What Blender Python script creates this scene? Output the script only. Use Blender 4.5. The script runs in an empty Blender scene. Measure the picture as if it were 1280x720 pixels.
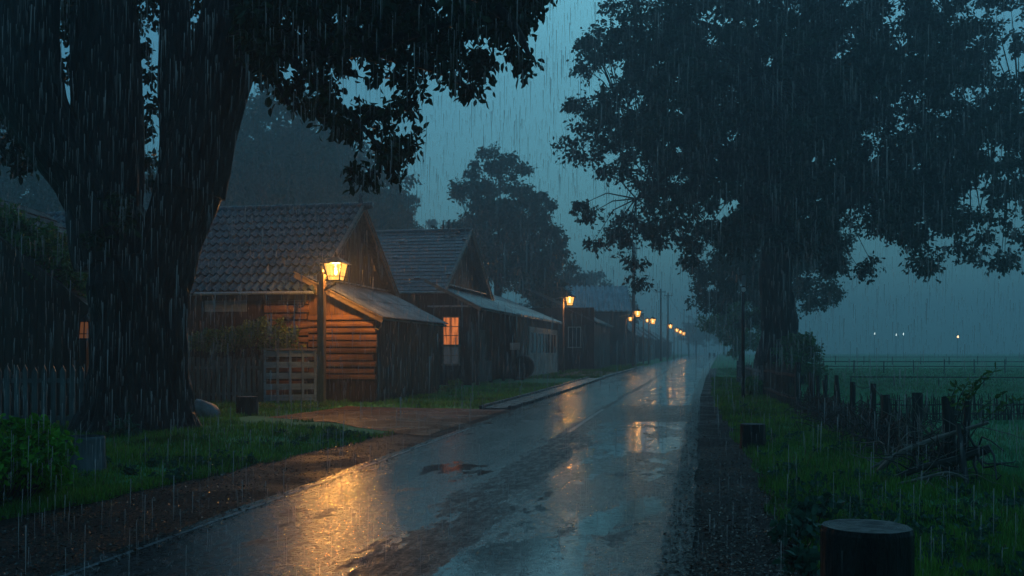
import bpy, math, random
import numpy as np
from mathutils import Vector, Matrix, noise as mnoise

# ------------------------------------------------------------------ scene, camera, sky, light
sc = bpy.context.scene
C = sc.collection
R = math.radians
sc.render.engine = 'CYCLES'
sc.cycles.use_denoising = True
sc.cycles.volume_bounces = 1
sc.cycles.max_bounces = 8
sc.cycles.transparent_max_bounces = 24
sc.cycles.sample_clamp_indirect = 4.0
sc.view_settings.view_transform = 'Standard'
sc.view_settings.look = 'None'
sc.view_settings.exposure = 0.0
sc.view_settings.gamma = 1.0
sc.view_settings.use_curve_mapping = False

CAM_H = 1.7
F = 1244.0          # focal length in pixels of a 1280 px wide picture
HY = 441.0
cam_d = bpy.data.cameras.new('camera'); cam = bpy.data.objects.new('camera', cam_d); C.objects.link(cam)
cam.location = (0, 0, CAM_H); cam.rotation_euler = (R(90), 0, 0)
cam_d.sensor_width = 36; cam_d.lens = 36*F/1280
cam_d.shift_y = (HY-360)/1280
cam_d.clip_start = .05; cam_d.clip_end = 3000
sc.camera = cam

SUN_EL, SUN_ROT = R(32), R(8)
w = bpy.data.worlds.new('World'); sc.world = w; w.use_nodes = True
nt = w.node_tree; nt.nodes.clear()
def _n(t, **k):
    n = nt.nodes.new(t)
    for a, v in k.items(): setattr(n, a, v)
    return n
sky = _n('ShaderNodeTexSky', sky_type='NISHITA', sun_disc=False, sun_elevation=SUN_EL, sun_rotation=SUN_ROT,
         air_density=2.0, dust_density=3.0, ozone_density=4.0)
tc = _n('ShaderNodeTexCoord'); sep = _n('ShaderNodeSeparateXYZ')
cl = _n('ShaderNodeTexNoise'); cl.inputs['Scale'].default_value = 1.6; cl.inputs['Detail'].default_value = 4
ramp = _n('ShaderNodeMapRange'); ramp.inputs[1].default_value = .3; ramp.inputs[2].default_value = .7
ramp.inputs[3].default_value = .76; ramp.inputs[4].default_value = 1.16
flat = _n('ShaderNodeRGB'); flat.outputs[0].default_value = (1.0, 1.0, 1.0, 1)      # the even layer of rain cloud
mix = _n('ShaderNodeMix', data_type='RGBA'); mix.inputs[0].default_value = .90
tint = _n('ShaderNodeMix', data_type='RGBA', blend_type='MULTIPLY'); tint.inputs[0].default_value = 1
tint.inputs[7].default_value = (.56, 1.95, 3.05, 1)
sc2 = _n('ShaderNodeVectorMath', operation='SCALE')
bg = _n('ShaderNodeBackground'); bg.inputs[1].default_value = .077
out = _n('ShaderNodeOutputWorld')
L = nt.links.new
L(sky.outputs[0], mix.inputs[6]); L(flat.outputs[0], mix.inputs[7]); L(mix.outputs[2], tint.inputs[6])
L(tc.outputs['Generated'], cl.inputs['Vector']); L(cl.outputs[0], ramp.inputs[0])
L(tint.outputs[2], sc2.inputs[0]); L(ramp.outputs[0], sc2.inputs['Scale'])
L(sc2.outputs[0], bg.inputs[0]); L(bg.outputs[0], out.inputs[0])

sd = bpy.data.lights.new('sun', 'SUN'); sd.energy = .05; sd.angle = R(40); sd.color = (.75, .92, 1.0)
so = bpy.data.objects.new('sun', sd); C.objects.link(so)
so.rotation_euler = (-Vector((math.sin(SUN_ROT)*math.cos(SUN_EL), math.cos(SUN_ROT)*math.cos(SUN_EL), math.sin(SUN_EL)))).to_track_quat('-Z', 'Y').to_euler()

HAZE_D = .0042
rng = np.random.default_rng(7); random.seed(7)

# ------------------------------------------------------------------ terrain functions
def smooth(a, b, x):
    t = min(1, max(0, (x-a)/(b-a))); return t*t*(3-2*t)
def rise(y):
    if y < 30: return 0.0
    return .0046*(min(y, 230)-30) * smooth(28, 60, y) + .0012*max(0, min(y, 500)-230)
LE = [(-20, -9.0), (2, -4.6), (7.6, -3.5), (14.8, -2.3), (23, -.95), (31, .35), (38, 1.6), (64, 6.4), (92, 11.8), (300, 54.5), (600, 119)]
RE = [(-20, -4.1), (2, .35), (7.6, 1.37), (14.8, 2.75), (23, 4.3), (38, 7.2), (64, 12.5), (117, 23.6), (300, 62), (600, 127)]
def interp(tab, y): return float(np.interp(y, [a for a, b in tab], [b for a, b in tab]))
def le(y): return interp(LE, y)
def re_(y): return interp(RE, y)
def lsh(y): return le(y) - float(np.interp(y, [2, 9.9, 12.4, 20, 30, 60], [2.6, 2.0, 1.75, 1.15, .5, .3]))
def rsh(y): return re_(y) + float(np.interp(y, [2, 7.6, 17, 30, 60], [.75, .8, .8, .5, .4]))
def nz(x, y, s): return mnoise.noise(Vector((x*s, y*s, 3.7)))
def gz(x, y):
    """height of the ground"""
    d = max(lsh(y)-x, x-rsh(y), 0)
    k = smooth(0, 1.6, d)
    z = rise(y)
    far = smooth(60, 20, y)
    z += k*(.05*nz(x, y, .45) + .03*nz(x, y, 1.3)) * far
    if x < 0: z += .14*smooth(.3, 2.5, d)*smooth(30, 18, y)
    if x > rsh(y): z += (.08*smooth(0, 1.5, d) - .25*smooth(2.2, 6, d))*smooth(50, 20, y)
    return z
def at(px, py, y):
    return Vector(((px-640)/F*y, y, CAM_H+(HY-py)/F*y))

# ------------------------------------------------------------------ object helpers
def tag(o, label=None, cat=None, group=None, kind=None):
    if label: o['label'] = label
    if cat: o['category'] = cat
    if group: o['group'] = group
    if kind: o['kind'] = kind
    return o
def thing(name, label, cat, loc=(0, 0, 0), rz=0, group=None):
    o = bpy.data.objects.new(name, None); C.objects.link(o)
    o.location = loc; o.rotation_euler = (0, 0, rz); o.empty_display_size = .2
    return tag(o, label, cat, group)
def copy_tree(o, parent=None):
    c = o.copy(); C.objects.link(c); c.parent = parent
    for ch in list(o.children): copy_tree(ch, c)
    return c
def obj(name, me, m, parent=None):
    o = bpy.data.objects.new(name, me); C.objects.link(o)
    if m: me.materials.append(m)
    if parent: o.parent = parent
    return o

def raw_mesh(name, V, faces_idx, sizes, smooth_=False, uv=None):
    """numpy arrays straight into a mesh"""
    me = bpy.data.meshes.new(name)
    V = np.asarray(V, dtype=np.float32).reshape(-1, 3)
    fi = np.asarray(faces_idx, dtype=np.int32).ravel(); sizes = np.asarray(sizes, dtype=np.int32)
    me.vertices.add(len(V)); me.vertices.foreach_set('co', V.ravel())
    me.loops.add(len(fi)); me.loops.foreach_set('vertex_index', fi)
    me.polygons.add(len(sizes))
    st = np.concatenate([[0], np.cumsum(sizes)[:-1]]).astype(np.int32)
    me.polygons.foreach_set('loop_start', st)
    try: me.polygons.foreach_set('loop_total', sizes)
    except Exception: pass
    if smooth_: me.polygons.foreach_set('use_smooth', np.ones(len(sizes), dtype=bool))
    me.update(calc_edges=True)
    if uv is not None:
        l = me.uv_layers.new(name='UVMap')
        l.data.foreach_set('uv', np.asarray(uv, dtype=np.float32)[fi].ravel())
    return me

class MB:
    def __init__(s): s.v = []; s.f = []; s.sm = False
    def add(s, vs, fs):
        b = len(s.v); s.v += [tuple(v) for v in vs]; s.f += [tuple(b+i for i in f) for f in fs]; return s
    def box(s, x0, x1, y0, y1, z0, z1, M=None):
        vs = [Vector(p) for p in ((x0,y0,z0),(x1,y0,z0),(x1,y1,z0),(x0,y1,z0),(x0,y0,z1),(x1,y0,z1),(x1,y1,z1),(x0,y1,z1))]
        if M is not None: vs = [M @ v for v in vs]
        return s.add(vs, [(0,3,2,1),(4,5,6,7),(0,1,5,4),(1,2,6,5),(2,3,7,6),(3,0,4,7)])
    def beam(s, a, b, wd, ht, up=(0, 0, 1)):
        a, b = Vector(a), Vector(b); d = (b-a); l = d.length; d.normalize()
        u = Vector(up); x = d.cross(u)
        if x.length < 1e-4: x = d.cross(Vector((1, 0, 0)))
        x.normalize(); u = x.cross(d)
        vs = []
        for p in (a, b):
            for sx, su in ((-1,-1),(1,-1),(1,1),(-1,1)): vs.append(p + x*sx*wd/2 + u*su*ht/2)
        return s.add(vs, [(0,1,2,3),(7,6,5,4),(0,4,5,1),(1,5,6,2),(2,6,7,3),(3,7,4,0)])
    def tube(s, pts, rad, n=8, bark=0, seed=0, cap=True):
        pts = [Vector(p) for p in pts]; vs = []; fs = []
        prev = None
        for i, p in enumerate(pts):
            t = (pts[min(i+1, len(pts)-1)] - pts[max(i-1, 0)]).normalized()
            if prev is None:
                x = t.cross(Vector((0, 1, 0)));
                if x.length < .1: x = t.cross(Vector((1, 0, 0)))
            else: x = prev - t*prev.dot(t)
            x.normalize(); prev = x; y = t.cross(x)
            r = rad[i] if hasattr(rad, '__len__') else rad
            for k in range(n):
                a = 2*math.pi*k/n; rr = r
                if bark:
                    q = Vector((math.cos(a)*2.2, math.sin(a)*2.2, seed))
                    rr *= 1 + bark*(abs(mnoise.noise(Vector((q.x*2, q.y*2, seed+p.z*.35))))*1.5 + .5*mnoise.noise(Vector((q.x*5, q.y*5, seed+p.z*1.3))) - .3) - (bark*.55*abs(mnoise.noise(Vector((q.x*9+.6*mnoise.noise(p*1.2), q.y*9, seed+p.z*1.1)))) if n > 60 else 0)
                vs.append(p + x*math.cos(a)*rr + y*math.sin(a)*rr)
        for i in range(len(pts)-1):
            for k in range(n): fs.append((i*n+k, i*n+(k+1)%n, (i+1)*n+(k+1)%n, (i+1)*n+k))
        if cap: fs.append(tuple(range(n-1, -1, -1))); fs.append(tuple((len(pts)-1)*n+k for k in range(n)))
        return s.add(vs, fs)
    def poly_prism(s, pts, d):
        """closed polygon pts (3D) pushed along vector d"""
        n = len(pts); d = Vector(d); a = [Vector(p) for p in pts]
        return s.add(a+[p+d for p in a], [tuple(range(n-1, -1, -1)), tuple(range(n, 2*n))]+[(i, (i+1) % n, n+(i+1) % n, n+i) for i in range(n)])
    def lathe(s, prof, n=16, c=(0, 0, 0), jit=0):
        vs = []; fs = []
        for r, z in prof:
            for k in range(n):
                a = 2*math.pi*k/n; rr = r*(1+jit*mnoise.noise(Vector((math.cos(a)*2, math.sin(a)*2, z))))
                vs.append((c[0]+rr*math.cos(a), c[1]+rr*math.sin(a), c[2]+z))
        for i in range(len(prof)-1):
            for k in range(n): fs.append((i*n+k, i*n+(k+1)%n, (i+1)*n+(k+1)%n, (i+1)*n+k))
        fs.append(tuple(range(n-1, -1, -1))); fs.append(tuple((len(prof)-1)*n+k for k in range(n)))
        return s.add(vs, fs)
    def build(s, name, m, parent=None, smooth_=False):
        me = bpy.data.meshes.new(name); me.from_pydata(s.v, [], s.f); me.update()
        if smooth_:
            for p in me.polygons: p.use_smooth = True
        return obj(name, me, m, parent)

def catmull(pts, rad, sub=6):
    P = [Vector(p) for p in pts]; out_p = []; out_r = []
    for i in range(len(P)-1):
        p0, p1, p2, p3 = P[max(i-1, 0)], P[i], P[i+1], P[min(i+2, len(P)-1)]
        for k in range(sub):
            t = k/sub
            out_p.append(.5*((2*p1)+(p2-p0)*t+(2*p0-5*p1+4*p2-p3)*t*t+(3*p1-p0-3*p2+p3)*t**3))
            out_r.append(rad[i]*(1-t)+rad[i+1]*t)
    out_p.append(P[-1]); out_r.append(rad[-1]); return out_p, out_r

def unit(a): return a/np.maximum(np.linalg.norm(a, axis=1, keepdims=True), 1e-9)
def rod_mesh(name, A, B, ra, rb, n=3):
    """many thin tapering rods as one mesh"""
    A = np.asarray(A, float); B = np.asarray(B, float); N = len(A)
    d = unit(B-A); h = np.tile([[.31, .95, .05]], (N, 1)); x = unit(np.cross(d, h)); y = np.cross(d, x)
    ra = np.broadcast_to(np.asarray(ra, float), (N,)); rb = np.broadcast_to(np.asarray(rb, float), (N,))
    V = np.zeros((N, 2*n, 3))
    for k in range(n):
        a = 2*math.pi*k/n; q = x*math.cos(a)+y*math.sin(a)
        V[:, k] = A+q*ra[:, None]; V[:, n+k] = B+q*rb[:, None]
    f = np.array([[k, (k+1) % n, n+(k+1) % n, n+k] for k in range(n)])
    idx = f[None]+(np.arange(N)*2*n)[:, None, None]
    return raw_mesh(name, V.reshape(-1, 3), idx, np.full(N*n, 4))
def leaf_mesh(name, P, D, S, wide=.5, fine=False, fold=.25, lay=False):
    """P base points, D directions, S lengths: every leaf its own small folded blade"""
    N = len(P); D = unit(D); h = unit(rng.normal(size=(N, 3)) + (np.array([0, 0, 4.0]) if lay else 0)); x = unit(np.cross(D, h)); nrm = np.cross(x, D)
    S = np.broadcast_to(S, (N,))[:, None]
    tip = P + D*S - nrm*S*.12
    if fine:
        V = np.stack([P, P+D*S*.32+x*S*wide*.5+nrm*S*fold*.3, P+D*S*.7+x*S*wide*.4+nrm*S*fold*.2, tip,
                      P+D*S*.7-x*S*wide*.4+nrm*S*fold*.2, P+D*S*.32-x*S*wide*.5+nrm*S*fold*.3], 1)
        f = np.array([[0, 1, 2, 3], [0, 3, 4, 5]]); k = 6
    else:
        V = np.stack([P, P+D*S*.5+x*S*wide*.5, tip, P+D*S*.5-x*S*wide*.5], 1)
        f = np.array([[0, 1, 2, 3]]); k = 4
    idx = f[None]+(np.arange(N)*k)[:, None, None]
    return raw_mesh(name, V.reshape(-1, 3), idx, np.full(N*len(f), 4))
def blob_leaves(cs, rs, n, size, flat=.6, droop=.25):
    """leaf positions round cluster centres, gathered on short sprays"""
    cs = np.asarray(cs, float); rs = np.asarray(rs, float); K = len(cs); sp = max(1, n//9)
    o = unit(rng.normal(size=(K*sp, 3))) * (rng.random((K*sp, 1))**.45)
    o[:, 2] *= flat
    c = np.repeat(cs, sp, 0); r = np.repeat(rs, sp)[:, None]
    tipv = o*r; base = c+tipv*.45; end = c+tipv
    end[:, 2] -= droop*r[:, 0]*rng.random(len(end))
    t = rng.random((len(c), 9, 1))
    P = base[:, None]*(1-t)+end[:, None]*t + rng.normal(size=(len(c), 9, 3))*size*.45
    D = (end-base)[:, None]/np.maximum(r[:, None], .01) + rng.normal(size=(len(c), 9, 3))*.6
    D[..., 2] -= droop
    S = size*(.65+.7*rng.random(len(c)*9))
    return P.reshape(-1, 3), D.reshape(-1, 3), S, base, end

# ------------------------------------------------------------------ materials
def new_mat(name):
    m = bpy.data.materials.new(name); m.use_nodes = True; t = m.node_tree
    b = t.nodes['Principled BSDF']; return m, t, b
def nd(t, ty, **k):
    n = t.nodes.new(ty)
    for a, v in k.items():
        if a.startswith('i_'): n.inputs[a[2:].replace('_', ' ')].default_value = v
        else: setattr(n, a, v)
    return n
def math_(t, op, a, b=None, c=None, clamp=False):
    n = t.nodes.new('ShaderNodeMath'); n.operation = op; n.use_clamp = clamp
    for i, v in enumerate((a, b, c)):
        if v is None: continue
        if isinstance(v, (int, float)): n.inputs[i].default_value = v
        else: t.links.new(v, n.inputs[i])
    return n.outputs[0]
def ramp_(t, fac, stops):
    n = t.nodes.new('ShaderNodeValToRGB'); cr = n.color_ramp
    while len(cr.elements) < len(stops): cr.elements.new(.5)
    for e, (p, c) in zip(cr.elements, stops): e.position = p; e.color = (*c, 1) if len(c) == 3 else c
    t.links.new(fac, n.inputs[0]); return n.outputs[0]
def rmap(t, v, a, b, c, d):
    n = t.nodes.new('ShaderNodeMapRange'); n.interpolation_type = 'SMOOTHSTEP'
    for i, x in enumerate((a, b, c, d)): n.inputs[i+1].default_value = x
    t.links.new(v, n.inputs[0]); return n.outputs[0]
def surf(name, c1, c2, scale=(4, 4, 4), rough=.5, bump=.4, detail=6, dist=.02, r2=None, spec=.5, metallic=0, stain=0):
    m, t, b = new_mat(name); lk = t.links.new
    co = nd(t, 'ShaderNodeTexCoord'); mp = nd(t, 'ShaderNodeMapping'); mp.inputs['Scale'].default_value = scale
    lk(co.outputs['Object'], mp.inputs[0])
    n1 = nd(t, 'ShaderNodeTexNoise', i_Scale=1.0, i_Detail=detail, i_Roughness=.62); lk(mp.outputs[0], n1.inputs['Vector'])
    col = ramp_(t, n1.outputs[0], [(.3, c1), (.7, c2)])
    if stain:
        n2 = nd(t, 'ShaderNodeTexNoise', i_Scale=.9, i_Detail=5); lk(co.outputs['Object'], n2.inputs['Vector'])
        mx = nd(t, 'ShaderNodeMix', data_type='RGBA', blend_type='MULTIPLY'); mx.inputs[0].default_value = stain
        lk(col, mx.inputs[6]); lk(ramp_(t, n2.outputs[0], [(.35, (.25, .27, .25)), (.65, (1.2, 1.15, 1.1))]), mx.inputs[7]); col = mx.outputs[2]
    lk(col, b.inputs['Base Color'])
    b.inputs['Metallic'].default_value = metallic; b.inputs['Specular IOR Level'].default_value = spec
    lk(rmap(t, n1.outputs[0], .3, .7, rough, r2 if r2 is not None else rough*.6), b.inputs['Roughness'])
    bp = nd(t, 'ShaderNodeBump', i_Strength=bump, i_Distance=dist); lk(n1.outputs[0], bp.inputs['Height']); lk(bp.outputs[0], b.inputs['Normal'])
    return m
def plain(name, c, rough=.5, metallic=0, emit=None, es=0):
    m, t, b = new_mat(name); b.inputs['Base Color'].default_value = (*c, 1); b.inputs['Roughness'].default_value = rough; b.inputs['Metallic'].default_value = metallic
    if emit: b.inputs['Emission Color'].default_value = (*emit, 1); b.inputs['Emission Strength'].default_value = es
    return m
def leaf_mat(name, c1, c2, rough=.38, trans=.3, patch=False):
    m, t, b = new_mat(name); lk = t.links.new
    g = nd(t, 'ShaderNodeNewGeometry'); col = ramp_(t, g.outputs['Random Per Island'], [(0, c1), (1, c2)] if not patch else [(0, c1), (.9, c2), (.93, (.16, .13, .06)), (1, (.22, .18, .09))])
    if patch:
        pn_ = nd(t, 'ShaderNodeTexNoise', i_Scale=.55, i_Detail=5, i_Roughness=.6); lk(g.outputs['Position'], pn_.inputs['Vector'])
        mm = nd(t, 'ShaderNodeMix', data_type='RGBA', blend_type='MULTIPLY'); mm.inputs[0].default_value = 1
        lk(col, mm.inputs[6]); lk(ramp_(t, pn_.outputs[0], [(.32, (.40, .45, .5)), (.5, (.9, .9, .9)), (.68, (1.35, 1.2, .8))]), mm.inputs[7]); col = mm.outputs[2]
    lk(col, b.inputs['Base Color']); b.inputs['Roughness'].default_value = rough; b.inputs['Specular IOR Level'].default_value = .22
    tr = nd(t, 'ShaderNodeBsdfTranslucent'); lk(col, tr.inputs[0])
    mx = nd(t, 'ShaderNodeMixShader'); mx.inputs[0].default_value = trans
    lk(b.outputs[0], mx.inputs[1]); lk(tr.outputs[0], mx.inputs[2]); lk(mx.outputs[0], t.nodes['Material Output'].inputs[0])
    return m

M = {}
M['bark'] = surf('bark', (.006, .005, .0045), (.050, .042, .036), (9, 9, 2.2), .62, 1.0, 9, .09, spec=.3, r2=.35, stain=.5)
M['bark_far'] = surf('bark_far', (.015, .013, .012), (.045, .038, .033), (4, 4, .8), .8, .8, 5, .05, spec=.12)
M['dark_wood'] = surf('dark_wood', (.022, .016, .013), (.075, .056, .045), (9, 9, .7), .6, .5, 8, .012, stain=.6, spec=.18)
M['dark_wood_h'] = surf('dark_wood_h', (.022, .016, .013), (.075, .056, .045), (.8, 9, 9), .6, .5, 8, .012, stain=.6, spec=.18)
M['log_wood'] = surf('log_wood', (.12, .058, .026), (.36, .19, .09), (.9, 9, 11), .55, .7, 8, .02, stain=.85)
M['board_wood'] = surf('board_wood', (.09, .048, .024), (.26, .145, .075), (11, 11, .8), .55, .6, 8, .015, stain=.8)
M['grey_wood'] = surf('grey_wood', (.06, .07, .075), (.19, .21, .22), (9, 9, 1.2), .55, .6, 8, .012, stain=.7)
M['grey_wood_h'] = surf('grey_wood_h', (.11, .15, .18), (.26, .34, .40), (1.5, 9, 9), .5, .6, 8, .012, stain=.5)
M['post_wood'] = surf('post_wood', (.022, .018, .016), (.12, .098, .085), (14, 14, 2), .75, 1.0, 8, .02, spec=.12)
M['tile'] = surf('tile', (.014, .023, .032), (.070, .112, .150), (4.1, 4.1, 4.1), .36, .45, 6, .03, r2=.20, stain=.85)
M['slate'] = surf('slate', (.025, .038, .046), (.10, .145, .17), (5, 5, 5), .4, .35, 6, .012, r2=.22, stain=.6)
M['corrugated'] = surf('corrugated', (.10, .12, .13), (.26, .30, .32), (1.5, 1.5, 1.5), .42, .2, 6, .01, r2=.25, metallic=.35, stain=.7)
M['metal'] = plain('metal', (.05, .055, .06), .35, .8)
M['black_iron'] = plain('black_iron', (.012, .012, .013), .45, .5)
M['ribbed'] = surf('ribbed', (.42, .48, .50), (.66, .72, .74), (.8, .8, .8), .4, .2, 5, .01, r2=.25, stain=.4)
M['flashing'] = surf('flashing', (.28, .32, .34), (.42, .46, .48), (3, 3, 3), .35, .1, 4, .005, metallic=.4)
M['white_paint'] = surf('white_paint', (.34, .38, .38), (.6, .64, .63), (3, 3, 1), .5, .2, 6, .005, stain=.6)
M['rake'] = surf('rake', (.10, .08, .06), (.28, .22, .17), (1, 9, 9), .5, .4, 6, .01, stain=.4)
M['glass_dark'] = plain('glass_dark', (.02, .026, .03), .08)
M['stone'] = surf('stone', (.10, .11, .12), (.26, .28, .29), (5, 5, 5), .6, .7, 8, .03, stain=.5)
M['concrete'] = surf('concrete', (.055, .055, .056), (.13, .13, .13), (3, 3, 3), .4, .4, 8, .01, r2=.2, stain=.6)
M['stump_top'] = surf('stump_top', (.05, .047, .045), (.17, .16, .15), (12, 12, 12), .45, .7, 8, .015, r2=.2)
M['leaf_near'] = leaf_mat('leaf_near', (.012, .026, .010), (.045, .075, .026), .38, .25)
M['leaf_oak'] = leaf_mat('leaf_oak', (.014, .026, .014), (.040, .062, .030), .5, .2)
M['leaf_bg'] = leaf_mat('leaf_bg', (.018, .034, .018), (.045, .075, .034), .5, .25)
M['leaf_bush'] = leaf_mat('leaf_bush', (.05, .20, .015), (.16, .48, .035), .35, .35)
M['leaf_hedge'] = leaf_mat('leaf_hedge', (.06, .12, .03), (.20, .30, .08), .42, .3)
M['leaf_vine'] = leaf_mat('leaf_vine', (.03, .10, .026), (.10, .26, .06), .4, .3)
M['leaf_weed'] = leaf_mat('leaf_weed', (.12, .18, .03), (.32, .38, .07), .45, .3)
M['leaf_dock'] = leaf_mat('leaf_dock', (.025, .085, .05), (.06, .16, .10), .35, .3)
M['grass'] = leaf_mat('grass', (.06, .19, .03), (.19, .40, .07), .5, .4, patch=True)
M['grass_tall'] = leaf_mat('grass_tall', (.07, .23, .10), (.16, .40, .15), .55, .4, patch=True)
M['twig'] = plain('twig', (.05, .038, .03), .6)
M['twig_pale'] = plain('twig_pale', (.20, .155, .12), .55)

def rings_mat():
    m, t, b = new_mat('cut_rings'); lk = t.links.new
    co = nd(t, 'ShaderNodeTexCoord'); sx = nd(t, 'ShaderNodeSeparateXYZ'); lk(co.outputs['Object'], sx.inputs[0])
    n = nd(t, 'ShaderNodeTexNoise', i_Scale=9.0, i_Detail=6); lk(co.outputs['Object'], n.inputs['Vector'])
    rad = math_(t, 'SQRT', math_(t, 'ADD', math_(t, 'MULTIPLY', sx.outputs[0], sx.outputs[0]), math_(t, 'MULTIPLY', sx.outputs[1], sx.outputs[1])))
    rg_ = math_(t, 'SINE', math_(t, 'MULTIPLY', math_(t, 'ADD', rad, math_(t, 'MULTIPLY', n.outputs[0], .035)), 420.0))
    ang = math_(t, 'ARCTAN2', sx.outputs[1], sx.outputs[0]); ck = math_(t, 'ABSOLUTE', math_(t, 'SINE', math_(t, 'ADD', math_(t, 'MULTIPLY', ang, 3.5), math_(t, 'MULTIPLY', n.outputs[0], 3.0))))
    crack = rmap(t, ck, 0, .10, 0, 1)
    f = math_(t, 'MULTIPLY', math_(t, 'ADD', math_(t, 'MULTIPLY', rg_, .16), n.outputs[0]), math_(t, 'ADD', math_(t, 'MULTIPLY', crack, .6), .4))
    lk(ramp_(t, f, [(.2, (.010, .009, .009)), (.5, (.045, .042, .04)), (.8, (.11, .10, .095))]), b.inputs['Base Color']); lk(rmap(t, n.outputs[0], .4, .6, .6, .3), b.inputs['Roughness'])
    bp = nd(t, 'ShaderNodeBump', i_Strength=.8, i_Distance=.01); lk(f, bp.inputs['Height']); lk(bp.outputs[0], b.inputs['Normal']); return m
def curtain_mat(name, c, st):
    m, t, b = new_mat(name); lk = t.links.new; co = nd(t, 'ShaderNodeTexCoord'); mp = nd(t, 'ShaderNodeMapping'); mp.inputs['Scale'].default_value = (7, 7, .6); lk(co.outputs['Object'], mp.inputs[0])
    n = nd(t, 'ShaderNodeTexNoise', i_Scale=1.6, i_Detail=3); lk(mp.outputs[0], n.inputs['Vector']); b.inputs['Base Color'].default_value = (c[0]*.3, c[1]*.3, c[2]*.3, 1); b.inputs['Roughness'].default_value = .15
    b.inputs['Emission Color'].default_value = (*c, 1); lk(rmap(t, n.outputs[0], .35, .65, st*.45, st*1.25), b.inputs['Emission Strength']); return m
def ground_mat():
    m, t, b = new_mat('ground_soil'); lk = t.links.new
    co = nd(t, 'ShaderNodeNewGeometry')
    n1 = nd(t, 'ShaderNodeTexNoise', i_Scale=.09, i_Detail=8, i_Roughness=.6); lk(co.outputs['Position'], n1.inputs['Vector'])
    mp = nd(t, 'ShaderNodeMapping'); mp.inputs['Scale'].default_value = (.03, .6, 1); lk(co.outputs['Position'], mp.inputs[0])
    n3 = nd(t, 'ShaderNodeTexNoise', i_Scale=.35, i_Detail=5); lk(mp.outputs[0], n3.inputs['Vector'])
    n2 = nd(t, 'ShaderNodeTexNoise', i_Scale=6.0, i_Detail=8, i_Roughness=.7); lk(co.outputs['Position'], n2.inputs['Vector'])
    f = math_(t, 'ADD', math_(t, 'MULTIPLY', n1.outputs[0], .45), math_(t, 'ADD', math_(t, 'MULTIPLY', n2.outputs[0], .25), math_(t, 'MULTIPLY', n3.outputs[0], .3)))
    col = ramp_(t, f, [(.36, (.06, .12, .05)), (.46, (.08, .28, .12)), (.58, (.12, .36, .15)), (.68, (.17, .42, .18))])
    lk(col, b.inputs['Base Color']); b.inputs['Roughness'].default_value = .85; b.inputs['Specular IOR Level'].default_value = .25
    bp = nd(t, 'ShaderNodeBump', i_Strength=.8, i_Distance=.06); lk(n2.outputs[0], bp.inputs['Height']); lk(bp.outputs[0], b.inputs['Normal'])
    return m
def dirt_mat(name, c1, c2, c3, wet=.5, scale=9):
    m, t, b = new_mat(name); lk = t.links.new
    co = nd(t, 'ShaderNodeNewGeometry')
    n1 = nd(t, 'ShaderNodeTexNoise', i_Scale=scale, i_Detail=9, i_Roughness=.72); lk(co.outputs['Position'], n1.inputs['Vector'])
    v = nd(t, 'ShaderNodeTexVoronoi', i_Scale=scale*3.2); lk(co.outputs['Position'], v.inputs['Vector'])
    n2 = nd(t, 'ShaderNodeTexNoise', i_Scale=.7, i_Detail=4); lk(co.outputs['Position'], n2.inputs['Vector'])
    f = math_(t, 'ADD', math_(t, 'MULTIPLY', n1.outputs[0], .7), math_(t, 'MULTIPLY', v.outputs['Distance'], .45))
    lk(ramp_(t, f, [(.35, c1), (.55, c2), (.8, c3)]), b.inputs['Base Color'])
    lk(rmap(t, n2.outputs[0], .42, .6, .62, .62-wet*.5), b.inputs['Roughness'])
    b.inputs['Specular IOR Level'].default_value = .14 if wet < .8 else .35
    bp = nd(t, 'ShaderNodeBump', i_Strength=1.0, i_Distance=.07); lk(f, bp.inputs['Height']); lk(bp.outputs[0], b.inputs['Normal'])
    return m
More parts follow.
